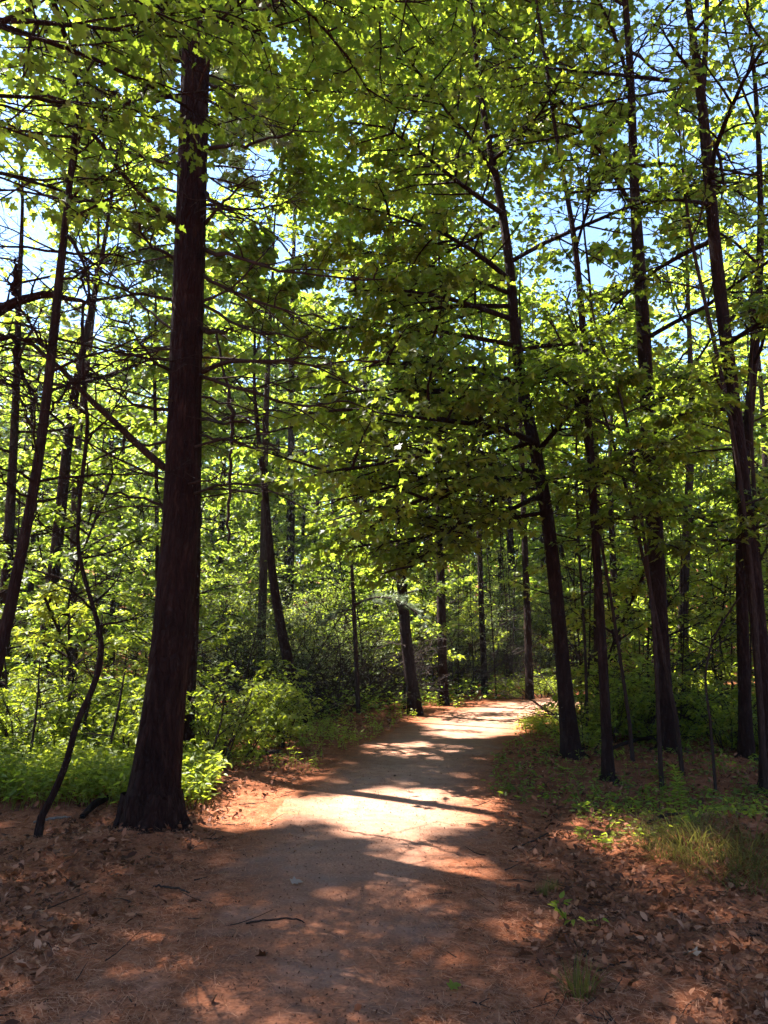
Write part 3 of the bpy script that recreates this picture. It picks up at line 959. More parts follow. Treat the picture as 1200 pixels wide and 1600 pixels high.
# --- maple out of the frame whose boughs hang into the upper left, and one on the right
fm = (np.array([[-3.4, 2.6, 0], [-3.35, 2.65, 2], [-3.2, 2.8, 5], [-3.1, 2.9, 8], [-3.0, 3.0, 10]]), np.array([.16, .14, .12, .08, .05]))
broad_tree("maple_tree", "bright green maple boughs hanging into the upper left corner above the thick pine", None, 0, 11, 4.2, 3.0, 4, rng, base=fm, size=.078, tpl=T_MAPLE_HI, az_bias=.5, nsec=9, ntw=4, nl=6,
           extra=[([(-260, 60, 14), (-60, 20, 9), (120, 40, 6), (300, 60, 3)], (3.2, 5.0)), ([(-200, -60, 14), (60, -60, 9), (260, -10, 6), (420, 60, 3)], (3.4, 5.2)),
                  ([(-260, 200, 12), (-80, 150, 8), (60, 140, 5), (190, 190, 3)], (3.4, 5.6)), ([(-200, -160, 14), (200, -160, 10), (480, -80, 6), (640, 40, 4)], (3.4, 5.6)),
                  ([(-200, -200, 12), (300, -220, 9), (620, -120, 6), (790, 30, 3)], (3.4, 6.0)), ([(-200, -20, 10), (80, 60, 7), (240, 130, 4), (340, 200, 3)], (3.6, 6.0)), ([(-200, 260, 10), (-60, 250, 7), (80, 290, 4), (180, 330, 3)], (3.6, 6.2)),
                  ([(200, -160, 9), (420, -40, 6), (540, 60, 4), (580, 150, 2)], (4.4, 5.6)), ([(60, -60, 9), (120, 90, 6), (130, 200, 4), (110, 300, 2)], (4.6, 6.6)), ([(60, -60, 9), (300, -20, 6), (560, -40, 4), (760, -20, 2)], (4.6, 6.2)), ([(-60, -60, 9), (60, -10, 6), (200, 20, 4), (300, 10, 2)], (4.2, 5.2))], fill=False)
fr = (np.array([[5.6, 5.2, 0], [5.55, 5.3, 2], [5.4, 5.5, 5], [5.3, 5.6, 9]]), np.array([.14, .12, .1, .05]))
broad_tree("maple_tree", "shaded maple boughs hanging in from beyond the upper right corner", None, 0, 11.5, 4.0, 3.0, 14, rng, base=fr, size=.10, fill=False)

# --- trees farther back, traced
mid = [
    ("maple_tree", "dark trunk leaning at the left verge of the path bend, behind the pale pine bough", [(650, 1113, 22), (634, 1000, 18), (625, 870, 15), (622, 700, 12), (618, 500, 9)], 17.0, 12, 4.5, 3.2),
    ("maple_tree", "straight dark trunk on the left verge where the path bends", [(693, 1098, 16), (688, 890, 13), (685, 700, 10), (690, 480, 7)], 19.6, 14, 5.0, 3.6),
    ("maple_tree", "dark trunk rising from the pale bushes at the end of the path", [(828, 1092, 13), (824, 960, 11), (818, 800, 9), (812, 620, 7)], 21.6, 13, 5.0, 3.4),
    ("maple_tree", "thin trunk in deep shade, next beyond the path bend", [(758, 1086, 11), (752, 950, 9), (748, 800, 7), (752, 640, 6)], 23.5, 13, 5.0, 3.2),
    ("maple_tree", "upright trunk inside the grey-green thicket right of the thick pine", [(404, 1108, 17), (408, 1000, 14), (412, 890, 13), (414, 700, 10), (420, 520, 7)], 17.6, 13, 4.6, 3.4),
    ("maple_tree", "leaning dead-looking trunk at the edge of the thicket beside the path", [(474, 1140, 20), (458, 1060, 18), (442, 1000, 16), (424, 890, 13), (414, 760, 10)], 13.6, 8.5, 4.2, 2.4),
    ("maple_tree", "far straight trunk seen left of the thick pine between two bare saplings", [(60, 1118, 22), (70, 1000, 20), (92, 830, 18), (106, 680, 15), (126, 560, 12), (146, 470, 9)], 15.6, 14, 5.0, 3.4),
    ("maple_tree", "grey trunk with a slight lean beside the far straight trunk left of the thick pine", [(112, 1100, 13), (116, 800, 12), (122, 680, 10), (138, 560, 8), (150, 440, 7)], 18.6, 14, 5.5, 3.6),
    ("maple_tree", "dark trunk at the left edge behind the leaning bare sapling", [(2, 1110, 19), (10, 900, 17), (18, 760, 14), (26, 600, 11), (30, 440, 8)], 14.5, 13, 4.8, 3.2),
    ("maple_tree", "thin pole-like trunk seen just left of the thick pine", [(246, 1090, 8), (246, 900, 7), (244, 720, 6), (240, 520, 5)], 17.0, 11, 4.0, 2.4),
    ("maple_tree", "thin trunk standing in the shade behind the slim maple", [(938, 1130, 12), (932, 1000, 11), (934, 850, 10), (930, 640, 8)], 14.0, 11, 4.0, 2.8),
    ("maple_tree", "grey trunk in sunlight behind the middling upright tree", [(1072, 1120, 18), (1066, 960, 16), (1074, 820, 13), (1082, 640, 10)], 15.5, 13, 4.0, 3.2),
]
for nm, lb, px, Y, h, z0, lm in mid:
    broad_tree(nm, lb, px, Y, h, z0, lm, 15, rng, m=GREYBARK if "grey" in lb else MAPLEBARK, leaf=FOREST, size=.135, tpl=T_FAR, rings=30, sides=9, nsec=9, ntw=4, nl=6, flare=.3)

# --- slender saplings traced on the right
sap = [
    ("slender sapling leaning left, arising beside the foot of the middling upright tree", [(1064, 1160, 9), (1012, 900, 8), (986, 790, 7), (955, 680, 6), (925, 590, 5), (905, 520, 4)], 9.6),
    ("wavy thin sapling stem crossing in front of the middling upright tree", [(1030, 1160, 9), (1024, 1000, 8), (1012, 880, 7), (992, 740, 7), (976, 640, 6), (948, 550, 4)], 9.2),
    ("thin sapling between the slim maple and the middling upright tree, tilted left", [(988, 1160, 8), (962, 980, 7), (940, 850, 6), (908, 650, 5), (886, 560, 4)], 10.4),
    ("whip-like sapling rising close along the forked tree", [(1196, 1215, 11), (1176, 900, 10), (1150, 700, 9), (1122, 560, 9), (1078, 370, 7), (1062, 230, 5)], 8.6),
    ("straight thin stem touching the far side of the forked tree", [(1202, 1215, 11), (1192, 960, 10), (1180, 800, 9), (1172, 650, 8), (1176, 480, 6)], 9.6),
    ("arched thin stem at the foot of the forked tree", [(1112, 1140, 6), (1100, 1060, 5), (1112, 1000, 4.5), (1146, 945, 4), (1186, 895, 2.5)], 9.0),
    ("thin upright sapling in the gap right of the leaning maple", [(918, 1140, 7), (914, 1000, 6), (902, 820, 6), (900, 640, 4)], 12.0),
]
for lb, px, Y in sap:
    px = [(a_, b_, c_ * .75) for a_, b_, c_ in px]
    P, Rr = line_px(px, Y)
    broad_tree("sapling", lb, px, Y, P[-1][2] + .6, 2.9, 1.25, 9, rng, m=TWIGBARK, leaf=MAPLE, size=.085, tpl=T_MAPLE, rings=26, sides=8, cat_="sapling", nsec=5, ntw=2, nl=5, fill=False, flare=.2)

finish_trees(rng)

# ================================================================== BARE STEMS ON THE LEFT
def bare_tree(name, label, px, Y, cat_, m, branches=(), nrand=0, rl=(.5, 1.3), sides=10, rings=40, rough=.05):
    P, Rr = line_px(px, Y)
    yb0 = Y[0] if isinstance(Y, (tuple, list)) else Y
    root = empty(name, (P[0][0], P[0][1], H1(P[0][0], P[0][1])), label, cat_)
    _, Q, q = trunk_mesh(P, Rr, "trunk", m, root, sides, rings, rough, .3, .12, 3)
    for pts, y1, wd in branches:
        dead_branch(pts, yb0, y1, wd, root, m, 8, .3)
    for k in range(nrand):
        z = rng.uniform(min(1.6, Q[-1][2] * .35), Q[-1][2] - .1)
        i = int(np.searchsorted(Q[:, 2], z).clip(1, len(Q) - 1))
        az = rng.uniform(0, 6.28)
        s = grow(Q[i:i + 1], np.array([[math.cos(az), math.sin(az), rng.uniform(-.1, .7)]]), np.array([rng.uniform(*rl)]), rng, 8, 0, .13)
        mb = MB().tubes(s, taper_r(s, [min(q[i] * .5, .01)], .002), 5)
        s2 = shoots(s, 7, .15, .97, .75, .38, rng, 4, .9, 0, .18)
        mb.tubes(s2, taper_r(s2, np.full(len(s2), .0035), .0016), 3)
        s3 = shoots(s2, 2, .2, .9, .75, .5, rng, 3, .9, 0, .18)
        mb.tubes(s3, taper_r(s3, np.full(len(s3), .0024), .0014), 3)
        mb.build("dead_branch", m, root)
    return root


bare_tree("bare_tree", "bare dark stem leaning right at the left edge, before the thick pine", [(-42, 1250, 21), (-18, 1100, 19), (14, 960, 18), (36, 850, 17), (52, 770, 16), (66, 680, 15), (80, 560, 14), (92, 440, 13), (102, 350, 11), (114, 240, 9), (124, 140, 6)], 5.4, "tree", MAPLEBARK,
          [([(110, 370, 0), (135, 410, 0), (130, 480, 0), (122, 540, 0)], 5.2, 7)] and [([(108, 370), (132, 400), (134, 450), (122, 540)], 5.2, 7), ([(80, 560), (40, 500), (10, 430)], 5.0, 5), ([(92, 440), (140, 420), (200, 380)], 5.3, 5), ([(70, 660), (110, 600), (160, 570)], 5.7, 5), ([(50, 780), (10, 760), (-40, 700)], 5.0, 5), ([(114, 250), (160, 200), (180, 140)], 5.4, 4)], 16)
bare_tree("dead_tree", "dead snag at the left edge with broken dark limbs", [(-110, 1250, 44), (-104, 900, 42), (-96, 700, 40), (-88, 520, 36), (-84, 440, 30), (-82, 380, 24)], 5.6, "tree", PINEBARK,
          [([(-86, 520), (-10, 494), (30, 464), (70, 456), (110, 462), (150, 480)], 5.4, 20), ([(22, 462), (22, 430), (23, 404)], 5.5, 12), ([(-90, 560), (0, 524), (55, 530), (90, 560)], 5.2, 11), ([(20, 525), (28, 575), (52, 610), (60, 640)], 5.3, 10), ([(-90, 640), (-20, 590), (30, 600), (50, 680)], 5.4, 7), ([(-90, 700), (-30, 620), (20, 520)], 5.5, 6)], 4)
bare_tree("vine_stem", "wavy bare woody stem rooted left of the thick pine, snaking upward", [(58, 1288, 12.2), (80, 1250, 10.8), (106, 1190, 10.8), (118, 1130, 10.1), (142, 1085, 9.4), (158, 1040, 9.4), (160, 1000, 8.6), (146, 950, 7.2), (128, 890, 6.5), (120, 850, 6.5), (124, 780, 6.5), (134, 700, 6.5), (138, 660, 5.8), (130, 600, 5.8), (128, 540, 5.0), (130, 470, 4.3)], 6.7, "vine", MAPLEBARK,
          [([(120, 850), (80, 830), (30, 780)], 6.4, 4), ([(138, 690), (180, 640), (210, 560)], 6.9, 4)], 8, (.4, .9), rings=70, rough=.1)
hv = line_px([(338, 520, 4), (352, 600, 4), (364, 640, 8), (361, 700, 5), (358, 780, 5), (356, 850, 4)], 7.6)
hq, hr = smooth_line(*hv, 24)
hq[1:-1] += rng.normal(0, .012, (22, 3))
tag(MB().tubes(hq[None], hr[None], 6).build("hanging_vine", TWIGBARK), "thin dead vine hanging straight down, right of the thick pine", "vine")

for i, (x0, y0, x1, y1, wd, lb) in enumerate([
        (128, 1205, 160, 960, 6, "thin dark stem with a slight kink, before the undergrowth beside the wavy vine"),
        (155, 1225, 195, 1050, 6, "thin bare stem tilted right, closest to the foot of the thick pine"),
        (36, 1230, 62, 1030, 5, "thin upright stem standing left of the wavy vine's foot"),
        (20, 1200, 2, 980, 5, "thin leaning stem at the left edge of the undergrowth"),
        (95, 1180, 128, 1010, 4, "very thin whip of a stem behind the wavy vine"),
        (322, 1215, 352, 1080, 5, "thin dark stem in the bright shrub right of the thick pine")]):
    g0 = gnd(x0, y0)
    px = [(x0, y0, wd), (x0 + (x1 - x0) * .3 + rng.normal(0, 3), y0 + (y1 - y0) * .3, wd * .9), (x0 + (x1 - x0) * .65 + rng.normal(0, 3), y0 + (y1 - y0) * .65, wd * .7), (x1, y1, wd * .4)]
    bare_tree("bare_sapling", lb, px, float(g0[1]), "stem", TWIGBARK, (), 4, (.25, .6), 6, 20)

# dark poles in the shade of the woods
rp = np.random.default_rng(303)
for k in range(40):
    if k < 17:
        px, py = rp.uniform(905, 1190), rp.uniform(1095, 1170)
        where = "right of the leaning maple"
    else:
        px, py = rp.uniform(480, 860), rp.uniform(1068, 1100)
        where = "behind the path bend"
    g0 = gnd(px, py)
    if path_dist([g0[0]], [g0[1]])[0] < .5: continue
    y0 = float(g0[1]); tl = rp.normal(-6, 22); top_ = py - rp.uniform(260, 480)
    wpx = rp.uniform(.022, .06) * 1200 / y0
    r_ = bare_tree("bare_sapling", "thin dark sapling pole in the deep shade of the woods " + where,
                   [(px, py, wpx), (px + tl * .3 + rp.normal(0, 3), py + (top_ - py) * .3, wpx * .85), (px + tl * .6 + rp.normal(0, 4), py + (top_ - py) * .65, wpx * .6), (px + tl, top_, wpx * .3)], y0, "sapling", MAPLEBARK, (), 5, (.4, 1.1), 6, 18)
    r_["group"] = "sapling poles in the shade " + where

# ================================================================== PROTOTYPES FOR THE WOODS
def proto_tree(h, lmax, z0, nprim, size, seed, leaf=FOREST, tpl=T_FAR, bark=MAPLEBARK, nsec=8, ntw=3, nl=6, r0=.13):
    rg = np.random.default_rng(seed)
    P = np.array([[0, 0, -.1], [.03, 0, h * .25], [rg.normal(0, .15), rg.normal(0, .15), h * .55], [rg.normal(0, .3), rg.normal(0, .3), h]])
    Rr = np.array([r0, r0 * .8, r0 * .55, .02])
    Q, q = smooth_line(P, Rr, 18)
    tr = MB().tubes(Q[None], q[None] * (1 + .5 * np.exp(-np.clip(Q[:, 2], 0, 9) / .2))[None], 9)
    t = np.linspace(0, 1, nprim)
    zs = z0 + (h - z0 - .2) * t
    idx = np.searchsorted(Q[:, 2], zs).clip(1, len(Q) - 1)
    az = np.arange(nprim) * 2.399 + rg.normal(0, .3, nprim)
    el = np.interp(t, [0, .5, 1], [.1, .4, 1.0]) + rg.normal(0, .12, nprim)
    ln = lmax * np.interp(t, [0, .25, .6, 1], [.7, 1, .85, .3]) * rg.uniform(.7, 1.15, nprim)
    B = grow(Q[idx], np.stack([np.cos(az) * np.cos(el), np.sin(az) * np.cos(el), np.sin(el)], 1), ln, rg, 6, -.03, .1)
    S = shoots(B, nsec, .2, .98, .85, .36, rg, 4, .4, -.03)
    W = shoots(S, ntw, .25, 1, .75, .42, rg, 3, .5, -.04)
    lv = cat(leafify(S, nl, rg, size, .3), leafify(W, nl, rg, size, .1))
    br = MB().tubes(B, taper_r(B, .008 + ln * .008), 5)
    br.tubes(S, taper_r(S, np.full(len(S), .008), .003), 3)
    return dict(trunk=tr, branch=br, lv=lv, leaf=leaf, tpl=tpl, bark=bark, r=lmax, h=h, z0=z0)


def make_proto(pr, name, label, cat_, group):
    root = empty(name, (0, 0, 0), label, cat_, group)
    pr['trunk'].build("trunk", pr['bark'], root)
    pr['branch'].build("limb", pr['bark'], root)
    leaves(MB(), *pr['lv'], pr['tpl']).build("crown", pr['leaf'], root)
    return root


class Kind:
    """first placement moves the prototype itself, later ones copy it"""
    def __init__(self, pr, name, cat_):
        self.root = make_proto(pr, name, "x", cat_, None); self.used = False; self.pr = pr

    def place(self, x, y, rz, sc, label, group):
        loc = (x, y, H1(x, y) - .03)
        if not self.used:
            self.used = True
            r = self.root
            r.location = loc; r.rotation_euler = (0, 0, rz); r.scale = (sc,) * 3
            r["label"] = label; r["group"] = group
            return r
        return copy_tree(self.root, loc, rz, sc, label, group)


FT = [Kind(proto_tree(h, lm, z0, npr, sz, sd_), "woodland_tree", "tree") for h, lm, z0, npr, sz, sd_ in
      [(14, 3.6, 3.0, 20, .17, 1), (12, 3.2, 2.4, 19, .16, 2), (15.5, 3.8, 5.0, 20, .17, 3), (10.5, 2.8, 1.8, 18, .15, 4), (13, 3.3, 3.5, 20, .16, 5)]]
US = [Kind(proto_tree(h, lm, z0, npr, sz, sd_, leaf=lf, nsec=6, ntw=2, nl=5, r0=.025, tpl=T_MAPLE), "young_tree", "young tree") for h, lm, z0, npr, sz, sd_, lf in
      [(3.6, 1.3, .7, 13, .095, 11, FOREST), (2.8, 1.1, .4, 12, .09, 12, HERB), (4.6, 1.5, 1.2, 14, .10, 13, FOREST), (2.2, .9, .3, 11, .085, 14, HERB), (6.8, 2.0, 1.6, 17, .115, 15, FOREST), (5.8, 1.8, 1.2, 16, .11, 16, FOREST)]]


def occupied(x, y, r):
    if path_dist([x], [y])[0] < r: return True
    return False


def ray_blocks(x, y, r, h, z0):
    """would a crown here shade one of the sun patches?"""
    for z in np.linspace(z0, h, 6):
        P = np.array([[x + dx * r, y + dy * r, z] for dx in (-.7, 0, .7) for dy in (-.7, 0, .7)])
        if gap(gshift(P)).max() > .75: return True
    return False


def region(x, y):
    px, py, d = project(np.array([[x, y, 1.0]]))
    px = px[0]
    if px < 300: return "left"
    if px < 890: return "mid"
    return "right"


REG = {"left": "left of the thick pine", "mid": "between the thick pine and the leaning maple", "right": "right of the leaning maple"}
placed = []
rg = np.random.default_rng(5)
near_base = [(t['root'].location.x, t['root'].location.y) for t in TREES]
cnt = 0
for tries in range(6000):
    y = rg.uniform(19, 75); x = rg.uniform(-1, 1) * (y * .62 + 4)
    if y < 17 and abs(x) < 3.5: continue
    k = FT[rg.integers(len(FT))]
    sc = rg.uniform(.95, 1.3) * (1.0 if y < 24 else 1.22)
    if occupied(x, y, 1.3): continue
    mind = 4.6 if y < 30 else 3.3
    if any(math.hypot(x - a, y - b) < mind for a, b in placed): continue
    if any(math.hypot(x - a, y - b) < 1.6 for a, b in near_base): continue
    if y < 30 and ray_blocks(x, y, k.pr['r'] * sc * .8, k.pr['h'] * sc, k.pr['z0'] * sc): continue
    hz = H1(x, y)
    zz = np.linspace(.45, .97, 8) * k.pr['h'] * sc + hz
    qx, qy, _ = project(np.stack([np.full(8, x), np.full(8, y), zz], 1))
    rad = 1200 * k.pr['r'] * sc * .3 / y
    if any(((np.hypot(qx - hx, qy - hy) < hr + rad).any()) for hx, hy, hr, p_ in HOLES if hr > 30): sc *= .78
    dep = "nearer" if y < 26 else "far"
    reg = region(x, y)
    lb = ("dark-trunked broadleaf tree in the nearer woods " if dep == "nearer" else "distant broadleaf tree deep in the woods ") + REG[reg]
    k.place(x, y, rg.uniform(0, 6.28), sc, lb, "%s woodland trees %s" % (dep, REG[reg]))
    placed.append((x, y)); cnt += 1
    if cnt >= 150: break
print("woodland trees", cnt)
uplaced = []
cnt = 0
for tries in range(6000):
    y = 8 + 34 * rg.random() ** 1.2; x = rg.uniform(-1, 1) * (y * .58 + 1.5)
    if occupied(x, y, .8): continue
    reg = region(x, y)
    if reg == "mid" and y < 17.5: continue
    if reg == "left" and y < 10.5: continue
    if reg == "right" and y < 12.2: continue
    if reg == 'left' and y < 20 and rg.random() < .45: continue
    k = US[rg.integers(len(US))] if y > 13 and not (reg == 'left' and y < 19) else US[rg.integers(4)]
    if any(math.hypot(x - a, y - b) < .9 for a, b in uplaced): continue
    sc = rg.uniform(.75, 1.25)
    lb = "leafy young broadleaf tree in the understorey " + REG[reg]
    k.place(x, y, rg.uniform(0, 6.28), sc, lb, "young trees of the understorey " + REG[reg])
    uplaced.append((x, y)); cnt += 1
    if cnt >= 215: break
print("young trees", cnt)

# woods beyond, one mass
rg = np.random.default_rng(9)
nC = 9000
az = rg.uniform(-1.0, 1.0, nC); rr = rg.uniform(72, 110, nC)
cx, cyy = np.sin(az) * rr, np.cos(az) * rr
cz = H(cx, cyy) + 14 * rg.random(nC) ** 1.1
c = np.stack([cx, cyy, cz], 1)
pos = np.repeat(c, 9, 0) + rg.normal(0, .6, (nC * 9, 3))
f = rg.normal(0, 1, pos.shape); f[:, 2] *= .4
nr = rg.normal(0, .5, pos.shape); nr[:, 2] = 1
mb = leaves(MB(), pos, f, unit(nr), rg.uniform(.45, .8, len(pos)), T_FAR)
tag(mb.build("far_woods", FOREST), "dense mass of far-off green woods closing the view behind all trunks", "woods", kind="stuff")

# ================================================================== SHRUBS AND THICKET
def proto_shrub(h, nst, nsec, nl, size, seed, leaf, tpl, spread=.5, bark=TWIGBARK, ntw=2, r=.012, bare=0, curve=-.02):
    rg = np.random.default_rng(seed)
    az = rg.uniform(0, 6.28, nst)
    tilt = np.abs(rg.normal(spread, .2, nst))
    st = np.stack([np.cos(az) * .12 * rg.random(nst), np.sin(az) * .12 * rg.random(nst), np.full(nst, -.05)], 1)
    B = grow(st, np.stack([np.cos(az) * np.sin(tilt), np.sin(az) * np.sin(tilt), np.cos(tilt)], 1), h * rg.uniform(.6, 1.1, nst), rg, 8, curve, .12)
    S = shoots(B, nsec, .2, 1, .8, .34, rg, 5, .8, .02, .15)
    W = shoots(S, ntw, .2, 1, .75, .5, rg, 3, .8, 0, .15)
    mb = MB().tubes(B, taper_r(B, np.full(nst, r), .003), 5)
    mb.tubes(S, taper_r(S, np.full(len(S), r * .35), .002), 3).tubes(W, taper_r(W, np.full(len(W), .0025), .0015), 3)
    lv = None
    if nl:
        lv = cat(leafify(S, nl, rg, size, .2, size * .5), leafify(W, nl, rg, size, .1, size * .5))
        if bare:
            k = lv[0][:, 2] > bare * h
            lv = tuple(a[k] for a in lv)
    return mb, lv, leaf, tpl, bark


class ShrubKind(Kind):
    def __init__(self, pr, name, cat_):
        mb, lv, leaf, tpl, bark = pr
        self.root = empty(name, (0, 0, 0), "x", cat_); self.used = False
        mb.build("stem", bark, self.root)
        if lv is not None:
            leaves(MB(), *lv, tpl).build("foliage", leaf, self.root)


BR = [ShrubKind(proto_shrub(1.15, 9, 7, 6, .075, 21, HERB, T_OVAL, .45), "leafy_shrub", "shrub"), ShrubKind(proto_shrub(.8, 8, 6, 6, .07, 22, HERB, T_OVAL, .6), "leafy_shrub", "shrub"),
      ShrubKind(proto_shrub(1.5, 9, 8, 6, .08, 23, HERB, T_MAPLE, .4), "leafy_shrub", "shrub")]
TH = [ShrubKind(proto_shrub(3.0, 15, 11, 6, .055, 31, GREYLEAF, T_OVAL, .42, ntw=4, bare=.22), "thicket_shrub", "shrub"), ShrubKind(proto_shrub(2.4, 14, 10, 6, .05, 32, GREYLEAF, T_OVAL, .5, ntw=4, bare=.2), "thicket_shrub", "shrub"),
      ShrubKind(proto_shrub(3.8, 14, 11, 6, .06, 33, FOREST, T_OVAL, .4, ntw=4, bare=.3), "thicket_shrub", "shrub")]
DEADS = [ShrubKind(proto_shrub(2.2, 12, 9, 0, 0, 41, None, None, .6, GREYBARK, 4, .014, curve=-.07), "dead_shrub", "dead shrub"), ShrubKind(proto_shrub(1.6, 11, 8, 0, 0, 42, None, None, .8, TWIGBARK, 4, .012, curve=-.09), "dead_shrub", "dead shrub")]
rg = np.random.default_rng(77)
# bright shrubs left of and behind the pine
spots = [(335, 1205), (372, 1195), (320, 1170), (400, 1180), (355, 1150), (420, 1160), (440, 1175), (300, 1140)]
lbl = "sunlit bright green shrub in the clump right of the thick pine"
for i, (px, py) in enumerate(spots):
    g = gnd(px, py)
    BR[[2, 1, 0][i % 3]].place(g[0], g[1], rg.uniform(0, 6.28), rg.uniform(.75, 1.0), lbl, "bright shrubs in the clump right of the thick pine")
cnt = 0
for _ in range(3000):
    px, py = rg.uniform(-120, 225), 1092 + 130 * rg.random() ** .8
    g = gnd(px, py)
    if any(math.hypot(g[0] - a, g[1] - b) < .5 for a, b in uplaced): continue
    BR[rg.integers(3)].place(g[0], g[1], rg.uniform(0, 6.28), rg.uniform(.55, .95), "low bright green shrub in the undergrowth left of the thick pine", "undergrowth shrubs left of the thick pine")
    uplaced.append((g[0], g[1])); cnt += 1
    if cnt >= 48: break
# thicket between
spots = [(345, 1125), (400, 1125), (380, 1105), (450, 1118), (500, 1108), (330, 1100), (430, 1095), (540, 1098), (580, 1090), (480, 1090), (350, 1085), (610, 1082)]
for i, (px, py) in enumerate(spots):
    g = gnd(px, py)
    TH[i % 3].place(g[0], g[1], rg.uniform(0, 6.28), rg.uniform(.8, 1.1), "tall grey-green twiggy shrub in the shaded thicket left of the path", "thicket shrubs left of the path")
spots = [(640, 1086), (682, 1081), (720, 1078), (760, 1074), (800, 1071), (842, 1070), (885, 1072), (700, 1069), (780, 1064), (915, 1068), (560, 1078), (620, 1072)]
for i, (px, py) in enumerate(spots):
    g = gnd(px, py)
    if path_dist([g[0]], [g[1]])[0] < .6: continue
    TH[(i + 2) % 3].place(g[0], g[1], rg.uniform(0, 6.28), rg.uniform(1.0, 1.4), "dark leafy shrub closing the woods beyond the path bend", "shrubs closing the woods beyond the path bend")
spots = [(490, 1122), (530, 1118), (575, 1108), (610, 1100), (560, 1098), (655, 1092), (720, 1086), (640, 1082), (780, 1078), (440, 1120), (350, 1128), (385, 1128), (420, 1132), (465, 1128), (515, 1114), (545, 1108), (600, 1104), (905, 1140), (985, 1140), (1120, 1150), (1180, 1140), (1050, 1120)]
for i, (px, py) in enumerate(spots):
    g = gnd(px, py)
    side = region(g[0], g[1])
    DEADS[i % 2].place(g[0], g[1], rg.uniform(0, 6.28), rg.uniform(.9, 1.45), "leafless tangle of brown twigs standing in the shade " + ("right of the leaning maple" if side == "right" else "along the left verge of the path"),
                       "dead shrubs " + ("right of the leaning maple" if side == "right" else "along the left verge of the path"))
# pale bushes at the end of the path
for i, (px, py, lb) in enumerate([(795, 1092, "pale sunlit bush at the end of the path, left of the trunk"), (850, 1090, "pale sunlit bush at the end of the path, right of the trunk"), (872, 1088, "pale sunlit bush half hidden behind the leaning maple")]):
    g = gnd(px, py)
    BR[[1, 0, 1][i]].place(g[0], g[1], i * 2.0, .85, lb, "pale bushes at the end of the path")
# shrubs on the right, in shade
cnt = 0
for _ in range(800):
    px, py = rg.uniform(905, 1260), rg.uniform(1100, 1185)
    g = gnd(px, py)
    BR[rg.integers(3)].place(g[0], g[1], rg.uniform(0, 6.28), rg.uniform(.6, 1.1), "leafy shrub in the shaded undergrowth right of the leaning maple", "undergrowth shrubs right of the leaning maple")
    cnt += 1
    if cnt >= 40: break

# pale drooping pine bough over the left verge
Yp = 15.0
pr_ = empty("pine_sapling", at(560, 1112, Yp) * np.array([1, 1, 0]), "young pine with a pale grey-green drooping bough over the path's left verge", "young tree")
tp, tr_ = line_px([(560, 1114, 8), (556, 1020, 7), (552, 930, 6), (548, 860, 4)], Yp)
tq, trr = smooth_line(tp, tr_, 16)
MB().tubes(tq[None], trr[None], 6).build("trunk", TWIGBARK, pr_)
NB = []
for pts, y1 in [([(552, 945), (590, 928), (630, 938), (664, 970)], 14.4), ([(552, 948), (572, 934), (606, 931), (640, 948)], 14.8), ([(552, 952), (530, 955), (505, 975)], 15)]:
    bp, br_ = line_px([(a_, b_, 3) for a_, b_ in pts], (Yp, y1))
    bq, bqr = smooth_line(bp, br_, 8)
    s = shoots(bq[None], 14, .15, 1, .6, .17, rng, 4, .4, -.03)
    NB += [s]
    MB().tubes(bq[None], bqr[None], 5).tubes(s, taper_r(s, np.full(len(s), .005), .002), 3).build("branch", TWIGBARK, pr_)
pos, f, nr, sz, wd = needle_sprays(np.concatenate(NB), 9, rng, .10, 14)
f[:, 2] -= .25
leaves(MB(), pos, f, nr, sz * 1.1, T_NEEDLE).build("foliage", NEEDLEGREEN, pr_)

# ================================================================== GROUND COVER
rg = np.random.default_rng(123)


def in_view(x, y, m=1.2):
    return np.abs(x) < y * .54 + m


def scatter(n, ylo, yhi, pw=1.0):
    y = ylo + (yhi - ylo) * rg.random(n) ** pw
    x = rg.uniform(-1, 1, n) * (y * .54 + 1.2)
    return x, y


# fallen needles
def needle_layer(n, dens):
    x, y = scatter(n, 2.4, 11.5, 1.5)
    pd = path_dist(x, y)
    on = np.clip((pd + .75) / .7, 0, 1) + np.clip((6.2 - y) / 4, 0, .5)
    patch = .35 + .9 * fbm(x * .9, y * .9, 61)
    patch = patch * np.where((x > .9) & (pd > .3), .55, 1)
    k = rg.random(n) < on * patch * dens
    return x[k], y[k]


x, y = needle_layer(190000, 1.25)
z = H(x, y) + rg.uniform(.004, .022, len(x))
az = rg.uniform(0, 6.28, len(x)) * .5 + 1.2 * fbm(x * 2, y * 2, 8) * 3
f = np.stack([np.cos(az), np.sin(az), rg.normal(0, .16, len(x))], 1)
nr = rg.normal(0, .3, (len(x), 3)); nr[:, 2] = 1
tn = (np.array([(-.016, 0, 0), (.016, 0, 0), (.014, .55, .07), (-.014, .55, .07), (0, 1, 0)]), np.array([[0, 1, 2, 3]]), np.array([[3, 2, 4]]))
mb = MB(); V, Qd, T3 = tn
s = unit(np.cross(f, nr)); nn = np.cross(s, unit(f)); ff = unit(f)
sz = rg.uniform(.035, .085, len(x))
W = np.stack([x, y, z], 1)[:, None] + sz[:, None, None] * (V[None, :, 0:1] * s[:, None] + V[None, :, 1:2] * ff[:, None] + V[None, :, 2:3] * nn[:, None])
off = (np.arange(len(x)) * 5)[:, None, None]
mb.add(W.reshape(-1, 3), (Qd[None] + off).reshape(-1, 4), (T3[None] + off).reshape(-1, 3))
tag(mb.build("pine_needle_litter", NEEDLE), "rust brown fallen pine needles matted over the floor and path edges", "needles", kind="stuff")
print("needles", len(x))

